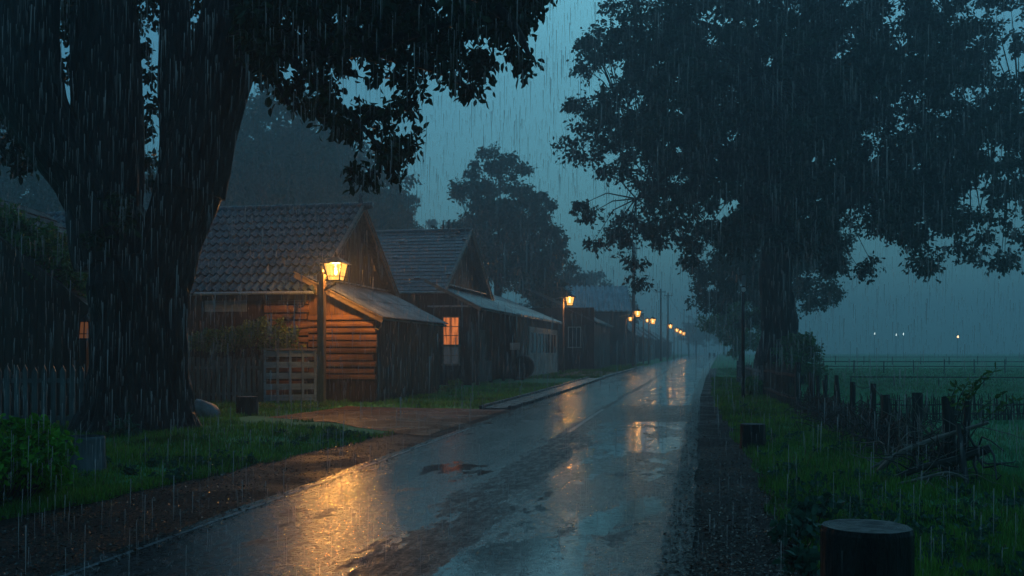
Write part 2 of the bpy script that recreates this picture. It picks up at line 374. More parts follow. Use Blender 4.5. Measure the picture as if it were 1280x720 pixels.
def road_mat():
    m, t, b = new_mat('wet_asphalt'); lk = t.links.new
    uv = nd(t, 'ShaderNodeUVMap'); uv.uv_map = 'UVMap'
    sx = nd(t, 'ShaderNodeSeparateXYZ'); lk(uv.outputs[0], sx.inputs[0]); U, V = sx.outputs[0], sx.outputs[1]
    def uvn(su, sv, detail=4, rough=.55, off=0):
        cb = nd(t, 'ShaderNodeCombineXYZ'); lk(math_(t, 'MULTIPLY', U, 5.2*su), cb.inputs[0]); lk(math_(t, 'MULTIPLY', V, sv), cb.inputs[1]); cb.inputs[2].default_value = off
        n = nd(t, 'ShaderNodeTexNoise', i_Scale=1.0, i_Detail=detail, i_Roughness=rough); lk(cb.outputs[0], n.inputs['Vector']); return n.outputs[0]
    wob = uvn(.9, .16, 3, .5, 1.0)
    edge = uvn(2.6, .55, 6, .62, 5.0)
    edge2 = uvn(9, 2.6, 8, .7, 25.0)
    Ud = math_(t, 'ADD', U, math_(t, 'ADD', math_(t, 'MULTIPLY', math_(t, 'SUBTRACT', wob, .5), .16), math_(t, 'ADD', math_(t, 'MULTIPLY', math_(t, 'SUBTRACT', edge, .5), .34), math_(t, 'MULTIPLY', math_(t, 'SUBTRACT', edge2, .5), .24))))
    def band(x, a0, a1, b0, b1): return math_(t, 'MULTIPLY', rmap(t, x, a0, a1, 0, 1), rmap(t, x, b0, b1, 1, 0))
    # worn, raised crown of the road: rough, no standing film of water
    crown = math_(t, 'MULTIPLY', band(Ud, .43, .47, .575, .62), rmap(t, V, 18, 30, 1, .3))
    seam = math_(t, 'MULTIPLY', band(math_(t, 'ADD', U, math_(t, 'MULTIPLY', math_(t, 'SUBTRACT', wob, .5), .10)), .455, .465, .49, .50), rmap(t, V, 9, 14, 0, 1))
    # re-surfaced patch across the right lane and cross seams
    Vd = math_(t, 'ADD', V, math_(t, 'MULTIPLY', math_(t, 'SUBTRACT', edge, .5), 1.6))
    patch = math_(t, 'MULTIPLY', band(Vd, 24.0, 24.4, 31.5, 32.2), band(Ud, .44, .46, 1.1, 1.2))
    patch2 = math_(t, 'MULTIPLY', band(Vd, 46, 47, 50, 51), band(Ud, .44, .46, 1.1, 1.2))
    rim = band(U, .93, .955, 1.2, 1.3)
    isl_n = uvn(1.5, .7, 9, .68, 9.0)
    isl = rmap(t, isl_n, .565, .61, 0, 1)
    dark = math_(t, 'MAXIMUM', math_(t, 'MAXIMUM', math_(t, 'MAXIMUM', crown, seam), math_(t, 'MAXIMUM', math_(t, 'MULTIPLY', patch, .62), math_(t, 'MULTIPLY', patch2, .3))), math_(t, 'MAXIMUM', math_(t, 'MULTIPLY', isl, .8), math_(t, 'MULTIPLY', rim, .5)))
    pud_n = uvn(.85, .30, 8, .62, 14.0)
    pud = math_(t, 'MULTIPLY', rmap(t, math_(t, 'ADD', pud_n, math_(t, 'MULTIPLY', band(U, .5, .66, .9, .96), .10)), .60, .63, 0, 1), math_(t, 'SUBTRACT', 1.0, dark, clamp=True))
    geo = nd(t, 'ShaderNodeNewGeometry')
    grain = nd(t, 'ShaderNodeTexNoise', i_Scale=20.0, i_Detail=5, i_Roughness=.7); lk(geo.outputs['Position'], grain.inputs['Vector'])
    fine = nd(t, 'ShaderNodeTexVoronoi', i_Scale=42.0); lk(geo.outputs['Position'], fine.inputs['Vector'])
    mid = uvn(9, 5, 4, .6, 3)
    colf = math_(t, 'ADD', math_(t, 'MULTIPLY', grain.outputs[0], .6), math_(t, 'MULTIPLY', mid, .4))
    col = ramp_(t, colf, [(.3, (.008, .010, .011)), (.55, (.022, .026, .029)), (.75, (.060, .068, .074))])
    mx = nd(t, 'ShaderNodeMix', data_type='RGBA'); lk(pud, mx.inputs[0]); lk(col, mx.inputs[6]); mx.inputs[7].default_value = (.010, .012, .013, 1)
    lk(mx.outputs[2], b.inputs['Base Color'])
    big = uvn(1.4, .16, 5, .6, 40.0)
    speck = rmap(t, math_(t, 'ADD', math_(t, 'MULTIPLY', grain.outputs[0], .75), math_(t, 'MULTIPLY', mid, .25)), .44, .55, 0, 1)
    film = math_(t, 'ADD', math_(t, 'MULTIPLY', speck, rmap(t, big, .35, .62, .30, .16)), rmap(t, big, .35, .62, .10, .06))
    r = math_(t, 'ADD', math_(t, 'MULTIPLY', film, math_(t, 'SUBTRACT', 1.0, pud)), math_(t, 'MULTIPLY', pud, .035))
    r = math_(t, 'ADD', math_(t, 'MULTIPLY', r, math_(t, 'SUBTRACT', 1.0, dark)), math_(t, 'MULTIPLY', dark, rmap(t, edge2, .35, .6, .26, .55)))
    lk(r, b.inputs['Roughness'])
    lk(math_(t, 'SUBTRACT', math_(t, 'SUBTRACT', .85, math_(t, 'MULTIPLY', math_(t, 'MULTIPLY', speck, math_(t, 'SUBTRACT', 1.0, pud)), .5)), math_(t, 'MULTIPLY', dark, .25)), b.inputs['Specular IOR Level'])
    b.inputs['Coat IOR'].default_value = 1.33
    wetw = math_(t, 'MULTIPLY', math_(t, 'SUBTRACT', 1.0, dark, clamp=True), math_(t, 'SUBTRACT', .95, math_(t, 'MULTIPLY', speck, .45)))
    lk(wetw, b.inputs['Coat Weight']); lk(rmap(t, big, .35, .62, .13, .06), b.inputs['Coat Roughness'])
    # stones of the asphalt, raindrop rings on the water
    rip = nd(t, 'ShaderNodeTexNoise', i_Scale=17.0, i_Detail=5, i_Roughness=.65); lk(geo.outputs['Position'], rip.inputs['Vector'])
    h = math_(t, 'ADD', math_(t, 'MULTIPLY', fine.outputs['Distance'], .5), grain.outputs[0])
    bs = math_(t, 'ADD', math_(t, 'MULTIPLY', math_(t, 'SUBTRACT', 1.0, pud), .60), math_(t, 'MULTIPLY', dark, .5))
    b1 = nd(t, 'ShaderNodeBump', i_Distance=.0065); lk(bs, b1.inputs['Strength']); lk(h, b1.inputs['Height'])
    vr = nd(t, 'ShaderNodeTexVoronoi', i_Scale=7.5); lk(geo.outputs['Position'], vr.inputs['Vector'])
    sepc = nd(t, 'ShaderNodeSeparateColor'); lk(vr.outputs['Color'], sepc.inputs[0])
    ringr = math_(t, 'MULTIPLY', sepc.outputs[0], .38)
    dd_ = math_(t, 'ABSOLUTE', math_(t, 'SUBTRACT', vr.outputs['Distance'], ringr))
    ring_h = math_(t, 'MULTIPLY', rmap(t, dd_, .0, .07, 1, 0), rmap(t, sepc.outputs[1], .35, .5, 0, 1))
    b3 = nd(t, 'ShaderNodeBump', i_Distance=.006); lk(math_(t, 'ADD', math_(t, 'MULTIPLY', pud, .75), .12), b3.inputs['Strength']); lk(ring_h, b3.inputs['Height']); lk(b1.outputs[0], b3.inputs['Normal'])
    b2 = nd(t, 'ShaderNodeBump', i_Distance=.0065); lk(math_(t, 'ADD', math_(t, 'MULTIPLY', math_(t, 'SUBTRACT', 1.0, pud), .7), .16), b2.inputs['Strength']); lk(rip.outputs[0], b2.inputs['Height']); lk(b3.outputs[0], b2.inputs['Normal'])
    lk(b2.outputs[0], b.inputs['Normal']); bc = nd(t, 'ShaderNodeBump', i_Distance=.004, i_Strength=.5); lk(rip.outputs[0], bc.inputs['Height']); lk(b3.outputs[0], bc.inputs['Normal']); lk(bc.outputs[0], b.inputs['Coat Normal'])
    return m
M['ground'] = ground_mat(); M['stump_top'] = rings_mat()
M['dirt'] = dirt_mat('leaf_litter_dirt', (.005, .0045, .004), (.016, .012, .010), (.06, .043, .034), .5, 11)
M['gravel'] = dirt_mat('wet_gravel', (.007, .006, .006), (.026, .021, .019), (.10, .08, .07), .6, 14)
M['clay'] = dirt_mat('wet_clay', (.06, .024, .012), (.15, .062, .030), (.24, .11, .055), .7, 6)
M['road'] = road_mat()
M['line'] = surf('old_paint', (.05, .055, .06), (.34, .35, .35), (7, 7, 7), .4, .3, 8, .004)

# ------------------------------------------------------------------ ground, road, shoulders
def graded(a, b, s0, g):
    v = [a]; s = s0
    while v[-1] < b: v.append(v[-1]+s); s *= g
    return v
ys = [-30, -15, -5] + [i*.6 for i in range(0, 75)] + graded(45, 690, 1.5, 1.06)
xp = [i*.5 for i in range(0, 34)] + graded(17, 690, 1.2, 1.09)
xs = [-v for v in xp[:0:-1]] + xp
GV = []; nx = len(xs)
for y in ys:
    s = smooth(30, 150, y)
    for x in xs:
        d = max(lsh(y)-x, x-rsh(y), 0)
        hill = 0
        if y > 90 and x < 10: hill = 9*smooth(100, 300, y)*smooth(-10, -90, x)
        GV.append((x, y, gz(x, y)+hill-(.05 if d <= .0 else 0)))
GF = [(j*nx+i, j*nx+i+1, (j+1)*nx+i+1, (j+1)*nx+i) for j in range(len(ys)-1) for i in range(nx-1)]
me = bpy.data.meshes.new('ground'); me.from_pydata(GV, [], GF); me.update()
for p in me.polygons: p.use_smooth = True
tag(obj('ground', me, M['ground']), kind='structure')

def strip(name, m, xl, xr, y0, y1, z, nu=8, jit=0, uvx=True, dy=.5):
    yy = [y0]
    while yy[-1] < y1: yy.append(min(y1, yy[-1]+max(dy, yy[-1]*.02)))
    V = []; UV = []
    for y in yy:
        a, b_ = xl(y), xr(y)
        for k in range(nu+1):
            u = k/nu; x = a+(b_-a)*u
            V.append((x, y, rise(y)+z+(jit*nz(x, y, 2.3) if jit else 0))); UV.append((u, y))
    n = nu+1
    Fs = [(j*n+i, j*n+i+1, (j+1)*n+i+1, (j+1)*n+i) for j in range(len(yy)-1) for i in range(nu)]
    me = raw_mesh(name, V, np.array(Fs), np.full(len(Fs), 4), True, UV)
    return tag(obj(name, me, m), kind='structure')
strip('road_shoulder', M['dirt'], lambda y: lsh(y)-.25+.22*nz(0, y, .9), lambda y: le(y)+.15+.05*nz(5, y, 2.5), -8, 75, .004, 12, .012)
strip('road_shoulder', M['gravel'], lambda y: re_(y)-.12+.05*nz(9, y, 2), lambda y: rsh(y)+.25+.25*nz(3, y, .9), -8, 90, .004, 10, .014)
strip('road', M['road'], lambda y: le(y)+.05*nz(1, y, 1.1), lambda y: re_(y)+.05*nz(2, y, 1.3), -8, 420, .022, 6)
def cx(u): return lambda y: le(y)+(re_(y)-le(y))*u
def line_strip(name, f, wd, y0, y1, z=.027): strip(name, M['line'], lambda y: f(y)-wd/2+.012*nz(4, y, 3), lambda y: f(y)+wd/2+.012*nz(8, y, 3), y0, y1, z, 1, 0, dy=.25)
line_strip('road_marking', cx(.475), .10, 21.0, 29.5)
line_strip('road_marking', lambda y: le(y)+.16, .055, 6.5, 22)
line_strip('road_marking', cx(.47), .08, 58, 66)

# clay driveways
def slab(name, m, quad, z, n=14, jit=.01):
    a, b_, c, d = [Vector((*q, 0)) for q in quad]; V = []
    for j in range(n+1):
        for i in range(n+1):
            u, v = i/n, j/n; p = (a*(1-u)+b_*u)*(1-v)+(d*(1-u)+c*u)*v
            if 0 < i < n: p.y += .12*nz(p.x, p.y, 1.1)
            V.append((p.x, p.y, max(gz(p.x, p.y), rise(p.y))+z+jit*nz(p.x, p.y, 1.7)))
    Fs = [(j*(n+1)+i, j*(n+1)+i+1, (j+1)*(n+1)+i+1, (j+1)*(n+1)+i) for j in range(n) for i in range(n)]
    me = raw_mesh(name, V, np.array(Fs), np.full(len(Fs), 4), True)
    return tag(obj(name, me, m), kind='structure')
DRV = [(-1.75, 20.2), (-.15, 29.6), (-5.2, 31.2), (-6.3, 25.6)]
slab('driveway', M['clay'], [DRV[3], DRV[0], DRV[1], DRV[2]], .014)
slab('driveway', M['clay'], [(2.7, 62), (5.9, 62.5), (8.6, 76), (4.9, 77)], .10)
# pavement with kerb from the driveway on
def kerbed(name, y0, y1, inset, wd, h):
    mb = MB(); n = int((y1-y0)/1.5)
    for k in range(n):
        a, b_ = y0+(y1-y0)*k/n+.01, y0+(y1-y0)*(k+1)/n-.01
        P = [Vector((le(a)-inset-wd, a, rise(a)+h)), Vector((le(a)-inset, a, rise(a)+h)), Vector((le(b_)-inset, b_, rise(b_)+h)), Vector((le(b_)-inset-wd, b_, rise(b_)+h))]
        mb.poly_prism(P, (0, 0, -.25))
    return tag(mb.build(name, M['concrete']), kind='structure')
kerbed('kerb', 29.8, 100, .12, .16, .11)
kerbed('pavement', 29.8, 60, .284, .75, .05)
kerbed('kerb', 29.8, 60, 1.04, .10, .12)

# ------------------------------------------------------------------ haze
# (box closed round the whole scene, sky outside)
mb = MB(); mb.box(-720, 720, -60, 720, -3, 36)
hz = mb.build('haze', None); hm = bpy.data.materials.new('haze_air'); hm.use_nodes = True; ht = hm.node_tree; ht.nodes.clear()
ho = ht.nodes.new('ShaderNodeOutputMaterial'); hv = ht.nodes.new('ShaderNodeVolumePrincipled')
hv.inputs['Color'].default_value = (.70, .78, .83, 1); hv.inputs['Density'].default_value = HAZE_D; hv.inputs['Anisotropy'].default_value = .55
ht.links.new(hv.outputs[0], ho.inputs['Volume']); hz.data.materials.append(hm); tag(hz, kind='stuff')
hz['label'] = 'even rain haze hanging over the whole street and field'; hz['category'] = 'haze'

# ------------------------------------------------------------------ roofs and walls
def roof_slope(name, m, parent, o, e, s, col=.30, row=.56, amp=.055, lip=.10, scallop=.11, mode='tile', thick=.06):
    """o = left end of the eave, e = vector along the eave, s = vector up the slope"""
    o, e, s = Vector(o), Vector(e), Vector(s); le_, ls = e.length, s.length; eu, su = e.normalized(), s.normalized(); n = eu.cross(su).normalized()
    if n.z < 0: n = -n
    V = []; Fs = []
    if mode == 'corrugated':
        per = col; nx_ = int(le_/per*8); rows = max(1, int(ls/row))
        for r in range(rows):
            j0 = random.uniform(0, .03); b = len(V)
            for i in range(nx_+1):
                x = le_*i/nx_; h = amp*math.sin(x/per*2*math.pi)
                V.append(o+eu*x+su*(ls*r/rows - (.03+j0 if r == 0 else .08))+n*(h+.03+j0*.3)); V.append(o+eu*x+su*(ls*(r+1)/rows)+n*(h+.012))
            Fs += [(b+2*i, b+2*i+2, b+2*i+3, b+2*i+1) for i in range(nx_)]
    else:
        rows = max(1, round(ls/row)); per = col; k = 6 if mode == 'tile' else 1
        nt_ = int(round(le_/per)); step = le_/nt_
        for r in range(rows):
            for c in range(nt_):
                b = len(V); jx = random.uniform(-.012, .012); jz = random.uniform(0, .012) + (.05 if random.random() < .035 else 0); sl = random.uniform(-.03, .03) - (.09 if random.random() < .02 else 0)
                off = (r % 2)*.5*step if mode == 'slate' else 0
                x0 = c*step+off
                for i in range(k+1):
                    q = i/k; x = x0+step*q+jx
                    if x > le_: x = le_
                    h = amp*math.sin(q*2*math.pi) if mode == 'tile' else 0
                    sc_ = scallop*(math.sin(q*math.pi)-.3) if mode == 'tile' else 0
                    t0 = ls*r/rows-.05-sc_+sl; t1 = ls*(r+1)/rows+.02
                    top = n*(h+lip+jz)
                    V.append(o+eu*x+su*t0+n*(h+.012)); V.append(o+eu*x+su*t0+top); V.append(o+eu*x+su*t1+n*(h+.015))
                for i in range(k):
                    a_ = b+3*i; Fs += [(a_, a_+3, a_+4, a_+1), (a_+1, a_+4, a_+5, a_+2)]
    mb = MB(); mb.add(V, Fs)
    P = [o, o+e, o+e+s, o+s]
    mb.poly_prism([p-n*.05 for p in P], -n*thick)
    return mb.build(name, m, parent, smooth_=False)

def gable_wall(x0, x1, ya, yb, zb, ze, zr, ym=None):
    """pentagon in the local YZ plane between x0 and x1"""
    mb = MB(); ym = (ya+yb)/2 if ym is None else ym
    mb.poly_prism([(x0, ya, zb), (x0, yb, zb), (x0, yb, ze), (x0, ym, zr), (x0, ya, ze)], (x1-x0, 0, 0)); return mb
def boards_x(mb, x0, x1, y, z0, z1, wd=.2, out=.02, gap=.012):
    x = x0
    while x < x1-.02:
        e = min(x+wd*random.uniform(.8, 1.15), x1); d = out*random.uniform(.5, 1.3)
        zz1 = z1(x) if callable(z1) else z1; zz2 = z1(e) if callable(z1) else z1
        a, b_ = x+gap/2, e-gap/2; zb = z0+random.uniform(-.02, .03)
        mb.add([(a, y-d, zb), (b_, y-d, zb), (b_, y+.005, zb), (a, y+.005, zb), (a, y-d, zz1), (b_, y-d, zz2), (b_, y+.005, zz2), (a, y+.005, zz1)],
               [(0,3,2,1),(4,5,6,7),(0,1,5,4),(1,2,6,5),(2,3,7,6),(3,0,4,7)]); x = e
def boards_y(mb, y0, y1, x, z0, z1, wd=.2, out=.02, gap=.012):
    y = y0
    while y < y1-.02:
        e = min(y+wd*random.uniform(.8, 1.15), y1); d = out*random.uniform(.5, 1.3)
        za = z1(y) if callable(z1) else z1; zb_ = z1(e) if callable(z1) else z1; zb = z0+random.uniform(-.02, .03)
        a, b_ = y+gap/2, e-gap/2
        mb.add([(x-.005, a, zb), (x+d, a, zb), (x+d, b_, zb), (x-.005, b_, zb), (x-.005, a, za), (x+d, a, za), (x+d, b_, zb_), (x-.005, b_, zb_)],
               [(0,3,2,1),(4,5,6,7),(0,1,5,4),(1,2,6,5),(2,3,7,6),(3,0,4,7)]); y = e
def logs_x(mb, x0, x1, y, z0, z1, h=.27, ends=True):
    z = z0; k = 0
    while z < z1-.05:
        hh = min(h*random.uniform(.85, 1.12), z1-z); d = random.uniform(.05, .12); sag = random.uniform(-.012, .012)
        xe = x1+(random.uniform(.03, .16) if ends else 0)
        # a hewn log: chamfered section
        sec = [(.02, .035), (-d, .04), (-d*1.06, hh*.5), (-d*.96, hh-.03), (.02, hh-.005)]
        a = [Vector((x0, y+q, z+w_)) for q, w_ in sec]; b_ = [Vector((xe, y+q, z+w_+sag)) for q, w_ in sec]; n = len(sec)
        mb.add(a+b_, [tuple(range(n)), tuple(range(2*n-1, n-1, -1))]+[(i, n+i, n+(i+1) % n, (i+1) % n) for i in range(n)])
        z += hh; k += 1
def window(parent, cxw, y, cz, w_, h_, nx_, nz_, pane, frame, face='front', dark_low=None, name='window'):
    """a framed window; face front = local -Y, road = local +X"""
    def T(a, d, z): return (cxw+a, y-d, cz+z) if face == 'front' else (cxw+d, y+a, cz+z)
    f = MB(); t = .07
    def bb(a0, a1, d0, d1, z0, z1):
        P = [T(a0, d0, z0), T(a1, d0, z0), T(a1, d0, z1), T(a0, d0, z1)]; q = Vector(T(0, d1, 0))-Vector(T(0, d0, 0)); f.poly_prism(P, q)
    W, H = w_/2, h_/2
    bb(-W-t, -W, .0, .09, -H-t, H+t); bb(W, W+t, 0, .09, -H-t, H+t); bb(-W, W, 0, .088, H, H+t); bb(-W-.1, W+.1, 0, .13, -H-t-.02, -H)
    for i in range(1, nx_): a = -W+2*W*i/nx_; bb(a-.022, a+.022, .03, .07, -H, H)
    for j in range(1, nz_): z = -H+2*H*j/nz_; bb(-W, W, .033, .066, z-.018, z+.018)
    fr = f.build(name, frame, parent)
    p = MB(); P = [T(-W, .025, -H), T(W, .025, -H), T(W, .025, H), T(-W, .025, H)]; p.add(P, [(0, 1, 2, 3)])
    q = Vector(T(0, -.01, 0))-Vector(T(0, 0, 0)); p.add([Vector(v)+q for v in P], [(3, 2, 1, 0)])
    p.build('pane', pane, fr); return fr

TH = math.atan(.2)
def lp(root_xy, x, y):
    c, s = math.cos(-TH), math.sin(-TH); return (root_xy[0]+c*x-s*y, root_xy[1]+s*x+c*y)

def gutter(parent, a, b):
    mb = MB(); mb.tube([a, b], .06, 8); return mb.build('gutter', M['flashing'], parent)

# ---- house 1 : tiled roof, gable to the road, log walls
h1 = (-7.07, 34.6)
H1 = thing('log_house', 'log and board house with wavy dark tiled roof, nearest the camera behind the lamp post', 'house', (h1[0], h1[1], 0), -TH)
LEN, DEP, ZE, ZR = 15.5, 8.5, 4.15, 7.35
w1 = MB(); w1.box(-LEN, -.16, 0, .16, 0, ZE+.1)
boards_x(w1, -LEN, -1.6, 0, .15, 2.9, .2, .03); boards_x(w1, -LEN, -1.0, .0, 2.95, ZE, .24, .025)
w1.box(-LEN, -1.2, -.05, .0, 2.86, 2.95)
w1.build('front_wall', M['dark_wood'], H1)
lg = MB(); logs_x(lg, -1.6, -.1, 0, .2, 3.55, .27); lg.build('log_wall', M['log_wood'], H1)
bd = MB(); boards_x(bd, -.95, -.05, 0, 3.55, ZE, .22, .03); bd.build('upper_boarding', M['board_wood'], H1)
g1 = gable_wall(-.16, 0, 0, DEP, 0, ZE, ZR-.12); boards_y(g1, 0, DEP, 0, .2, lambda y: ZE-.05+(ZR-ZE-.1)*(1-abs(y-DEP/2)/(DEP/2)), .24, .03)
g1.build('gable_wall', M['dark_wood'], H1)
g1b = gable_wall(-LEN, -LEN+.16, 0, DEP, 0, ZE, ZR-.12); g1b.build('gable_wall', M['dark_wood'], H1)
wb = MB(); wb.box(-LEN, 0, DEP-.16, DEP, 0, ZE); wb.build('rear_wall', M['dark_wood'], H1)
OV = .45; sl = (ZR-ZE)/(DEP/2)
rf = roof_slope('roof', M['tile'], H1, (-LEN-.4, -OV, ZE-OV*sl+.05), (LEN+.9, 0, 0), (0, DEP/2+OV, ZR-ZE+OV*sl))
roof_slope('roof', M['tile'], H1, (-LEN-.4, DEP+OV, ZE-OV*sl+.05), (LEN+.9, 0, 0), (0, -DEP/2-OV, ZR-ZE+OV*sl))
rg = MB()
x = -LEN-.4
while x < .45:
    rg.tube([(x, DEP/2, ZR+.05+random.uniform(-.01, .01)), (x+.42, DEP/2, ZR+.075)], [.15, .13], 10); x += .38
rg.build('ridge_tiles', M['tile'], rf, True)
fi = MB(); fi.lathe([(.07, 0), (.10, .08), (.05, .18), (.09, .27), (.02, .40)], 10, (.35, DEP/2, ZR+.16)); fi.build('finial', M['tile'], rf, True)
for a, b_ in (((.47, -OV-.05, ZE-OV*sl-.03), (.47, DEP/2, ZR+.0)), ((.47, DEP+OV+.05, ZE-OV*sl-.03), (.47, DEP/2, ZR+.0))):
    rk = MB(); rk.beam(a, b_, .06, .24); rk.beam(Vector(a)+Vector((.02, 0, .13)), Vector(b_)+Vector((.02, 0, .13)), .12, .03); rk.build('bargeboard', M['rake'], H1)
gutter(H1, (-LEN-.4, -OV-.1, ZE-OV*sl-.02), (.4, -OV-.1, ZE-OV*sl-.05))
hk = MB(); hk.tube([(.1, -OV-.1, ZE-.45), (.12, -OV-.1, ZE-.65), (.05, -OV-.12, ZE-.85), (-.12, -OV-.12, ZE-.9), (-.22, -OV-.1, ZE-.78)], .035, 8); hk.build('downpipe', M['metal'], H1)
sh = MB(); sh.box(-3.9, -2.3, -.06, -.03, 3.15, 3.55); sh.build('shutter', M['grey_wood_h'], H1)
cb = MB(); cb.box(-.02, .06, 3.2, 3.3, 5.3, 5.4); cb.box(-.02, .05, 2.4, 2.5, 6.2, 6.28); cb.build('beam_end', M['board_wood'], H1)
# lean-to
LW = 2.45
def zlt(x): return 4.25-(x)*(4.25-2.98)/LW
lt = MB(); lt.poly_prism([(0.004, 0, 0), (LW, 0, 0), (LW, 0, zlt(LW)), (0.004, 0, zlt(0))], (0, .12, 0))
lt.build('lean_to_front', M['dark_wood'], H1)
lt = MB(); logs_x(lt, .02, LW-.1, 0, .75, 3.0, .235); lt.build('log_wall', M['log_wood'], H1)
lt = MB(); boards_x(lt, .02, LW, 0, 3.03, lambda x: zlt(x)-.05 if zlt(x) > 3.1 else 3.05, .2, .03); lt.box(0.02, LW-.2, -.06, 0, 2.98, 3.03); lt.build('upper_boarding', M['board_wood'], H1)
lt = MB(); boards_x(lt, .02, LW, 0, .05, .75, .18, .03); lt.build('plinth_boards', M['dark_wood'], H1)
lt = MB(); lt.box(LW-.1, LW, .125, 8.0, 0, 2.98); boards_y(lt, 0, 8.0, LW, .15, 3.0, .22, .03); lt.box(LW, LW+.05, 0, 8, .2, .28); lt.build('side_wall', M['dark_wood'], H1)
s_l = (4.25-2.98)/LW
roof_slope('lean_to_roof', M['corrugated'], H1, (LW+.35, -.35, 3.03-.35*s_l+.06), (0, 8.5, 0), (-LW-.30, 0, (LW+.30)*s_l), .16, 1.4, .022, mode='corrugated')
fl = MB(); fl.box(.012, .30, .9, 8.1, 4.31, 4.36); fl.build('flashing', M['flashing'], H1)
rk = MB(); rk.beam((-.35, -.38, 4.38), (LW+.38, -.38, zlt(LW+.38)+.0), .05, .16); rk.beam((-.35, -.42, 4.48), (LW+.40, -.42, zlt(LW+.38)+.10), .08, .04); rk.build('bargeboard', M['rake'], H1)
hk = MB(); hk.tube([(LW+.3, -.3, 2.78), (LW+.32, -.3, 2.62), (LW+.22, -.32, 2.48), (LW+.08, -.3, 2.52), (LW+.06, -.25, 2.6)], .035, 8); hk.build('downpipe', M['metal'], H1)

# ---- house 2
h2 = (-3.75, 50.2)
H2 = thing('slated_house', 'dark wooden house with small even slates and a long lean-to, second along the street', 'house', (h2[0], h2[1], rise(50)), -TH)
L2, D2, E2, R2 = 6.2, 10.2, 5.0, 8.35
w2 = MB(); w2.box(-L2, -.16, 0, .16, 0, E2+.1); boards_x(w2, -L2, 0, 0, .1, E2, .22, .03); w2.build('front_wall', M['dark_wood'], H2)
g2 = gable_wall(-.16, 0, 0, D2, 0, E2, R2-.12); boards_y(g2, 0, D2, 0, .2, lambda y: E2-.05+(R2-E2-.1)*(1-abs(y-D2/2)/(D2/2)), .26, .03)
g2.box(.0, .05, D2/2-.5, D2/2+.5, 6.7, 6.78); g2.build('gable_wall', M['dark_wood'], H2)
gable_wall(-L2, -L2+.16, 0, D2, 0, E2, R2-.12).build('gable_wall', M['dark_wood'], H2)
wb = MB(); wb.box(-L2, 0, D2-.16, D2, 0, E2); wb.build('rear_wall', M['dark_wood'], H2)
sl2 = (R2-E2)/(D2/2)
rf = roof_slope('roof', M['slate'], H2, (-L2-.4, -OV, E2-OV*sl2+.05), (L2+.95, 0, 0), (0, D2/2+OV, R2-E2+OV*sl2), .3, .40, 0, .045, 0, 'slate')
roof_slope('roof', M['slate'], H2, (-L2-.4, D2+OV, E2-OV*sl2+.05), (L2+.95, 0, 0), (0, -D2/2-OV, R2-E2+OV*sl2), .3, .40, 0, .045, 0, 'slate')
rg = MB(); rg.tube([(-L2-.4, D2/2, R2+.06), (.55, D2/2, R2+.06)], .13, 10); rg.build('ridge_tiles', M['slate'], rf, True)
fi = MB()
for fx in (-1.1, -.8): fi.lathe([(.05, 0), (.07, .1), (.03, .5)], 8, (fx, D2/2, R2+.16))
fi.build('finial', M['tile'], rf, True)
for s_ in (-OV-.05, D2+OV+.05):
    rk = MB(); rk.beam((.52, s_, E2-OV*sl2-.03), (.52, D2/2, R2), .06, .24); rk.beam((.54, s_, E2-OV*sl2+.10), (.54, D2/2, R2+.13), .12, .03); rk.build('bargeboard', M['rake'], H2)
gutter(H2, (-L2-.4, -OV-.1, E2-OV*sl2-.02), (.5, -OV-.1, E2-OV*sl2-.05))
dp = MB(); dp.tube([(-.9, -.5, E2-.45), (-.95, -.35, E2-.7), (-.95, -.1, E2-1.1), (-.95, -.08, .2)], .05, 8); dp.build('downpipe', M['metal'], H2)
# lean-to of house 2, front wall faces the camera, long eave to the road
LW2 = 2.05
def z2(x): return 5.0-x*(5.0-3.95)/LW2
lt = MB(); lt.poly_prism([(.004, 0, 0), (LW2-.3, 0, 0), (LW2-.3, 0, z2(LW2-.3)), (.004, 0, z2(0))], (0, .12, 0)); boards_x(lt, .02, LW2-.3, 0, .1, lambda x: z2(x)-.03, .22, .03)
lt.build('lean_to_front', M['dark_wood'], H2)
M['pane_lit'] = curtain_mat('pane_lit', (1.0, .26, .07), .62)
M['pane_low'] = plain('pane_low', (.22, .24, .26), .2, 0, (.5, .45, .42), .035)
window(H2, .72, -.03, 2.72, .78, 1.35, 2, 3, M['pane_lit'], M['rake'])
window(H2, .72, -.03, 1.50, .78, .85, 2, 2, M['pane_low'], M['rake'])
aw = MB(); aw.box(-.35, 1.75, -.65, .0, 3.92, 3.99); aw.build('window_canopy', M['flashing'], H2)
sl_2 = 1.05/LW2
roof_slope('lean_to_roof', M['corrugated'], H2, (LW2+.3, -.6, 4.0-.3*sl_2+.02), (0, 10.5, 0), (-LW2-.25, 0, (LW2+.25)*sl_2), .2, 1.3, .02, mode='corrugated')
fl = MB(); fl.box(.012, .42, 0.2, 9.4, 5.1, 5.15); fl.build('flashing', M['flashing'], H2)
rk = MB(); rk.beam((-.5, -.63, z2(-.5)), (LW2+.36, -.63, z2(LW2+.36)-.02), .05, .15); rk.build('bargeboard', M['rake'], H2)
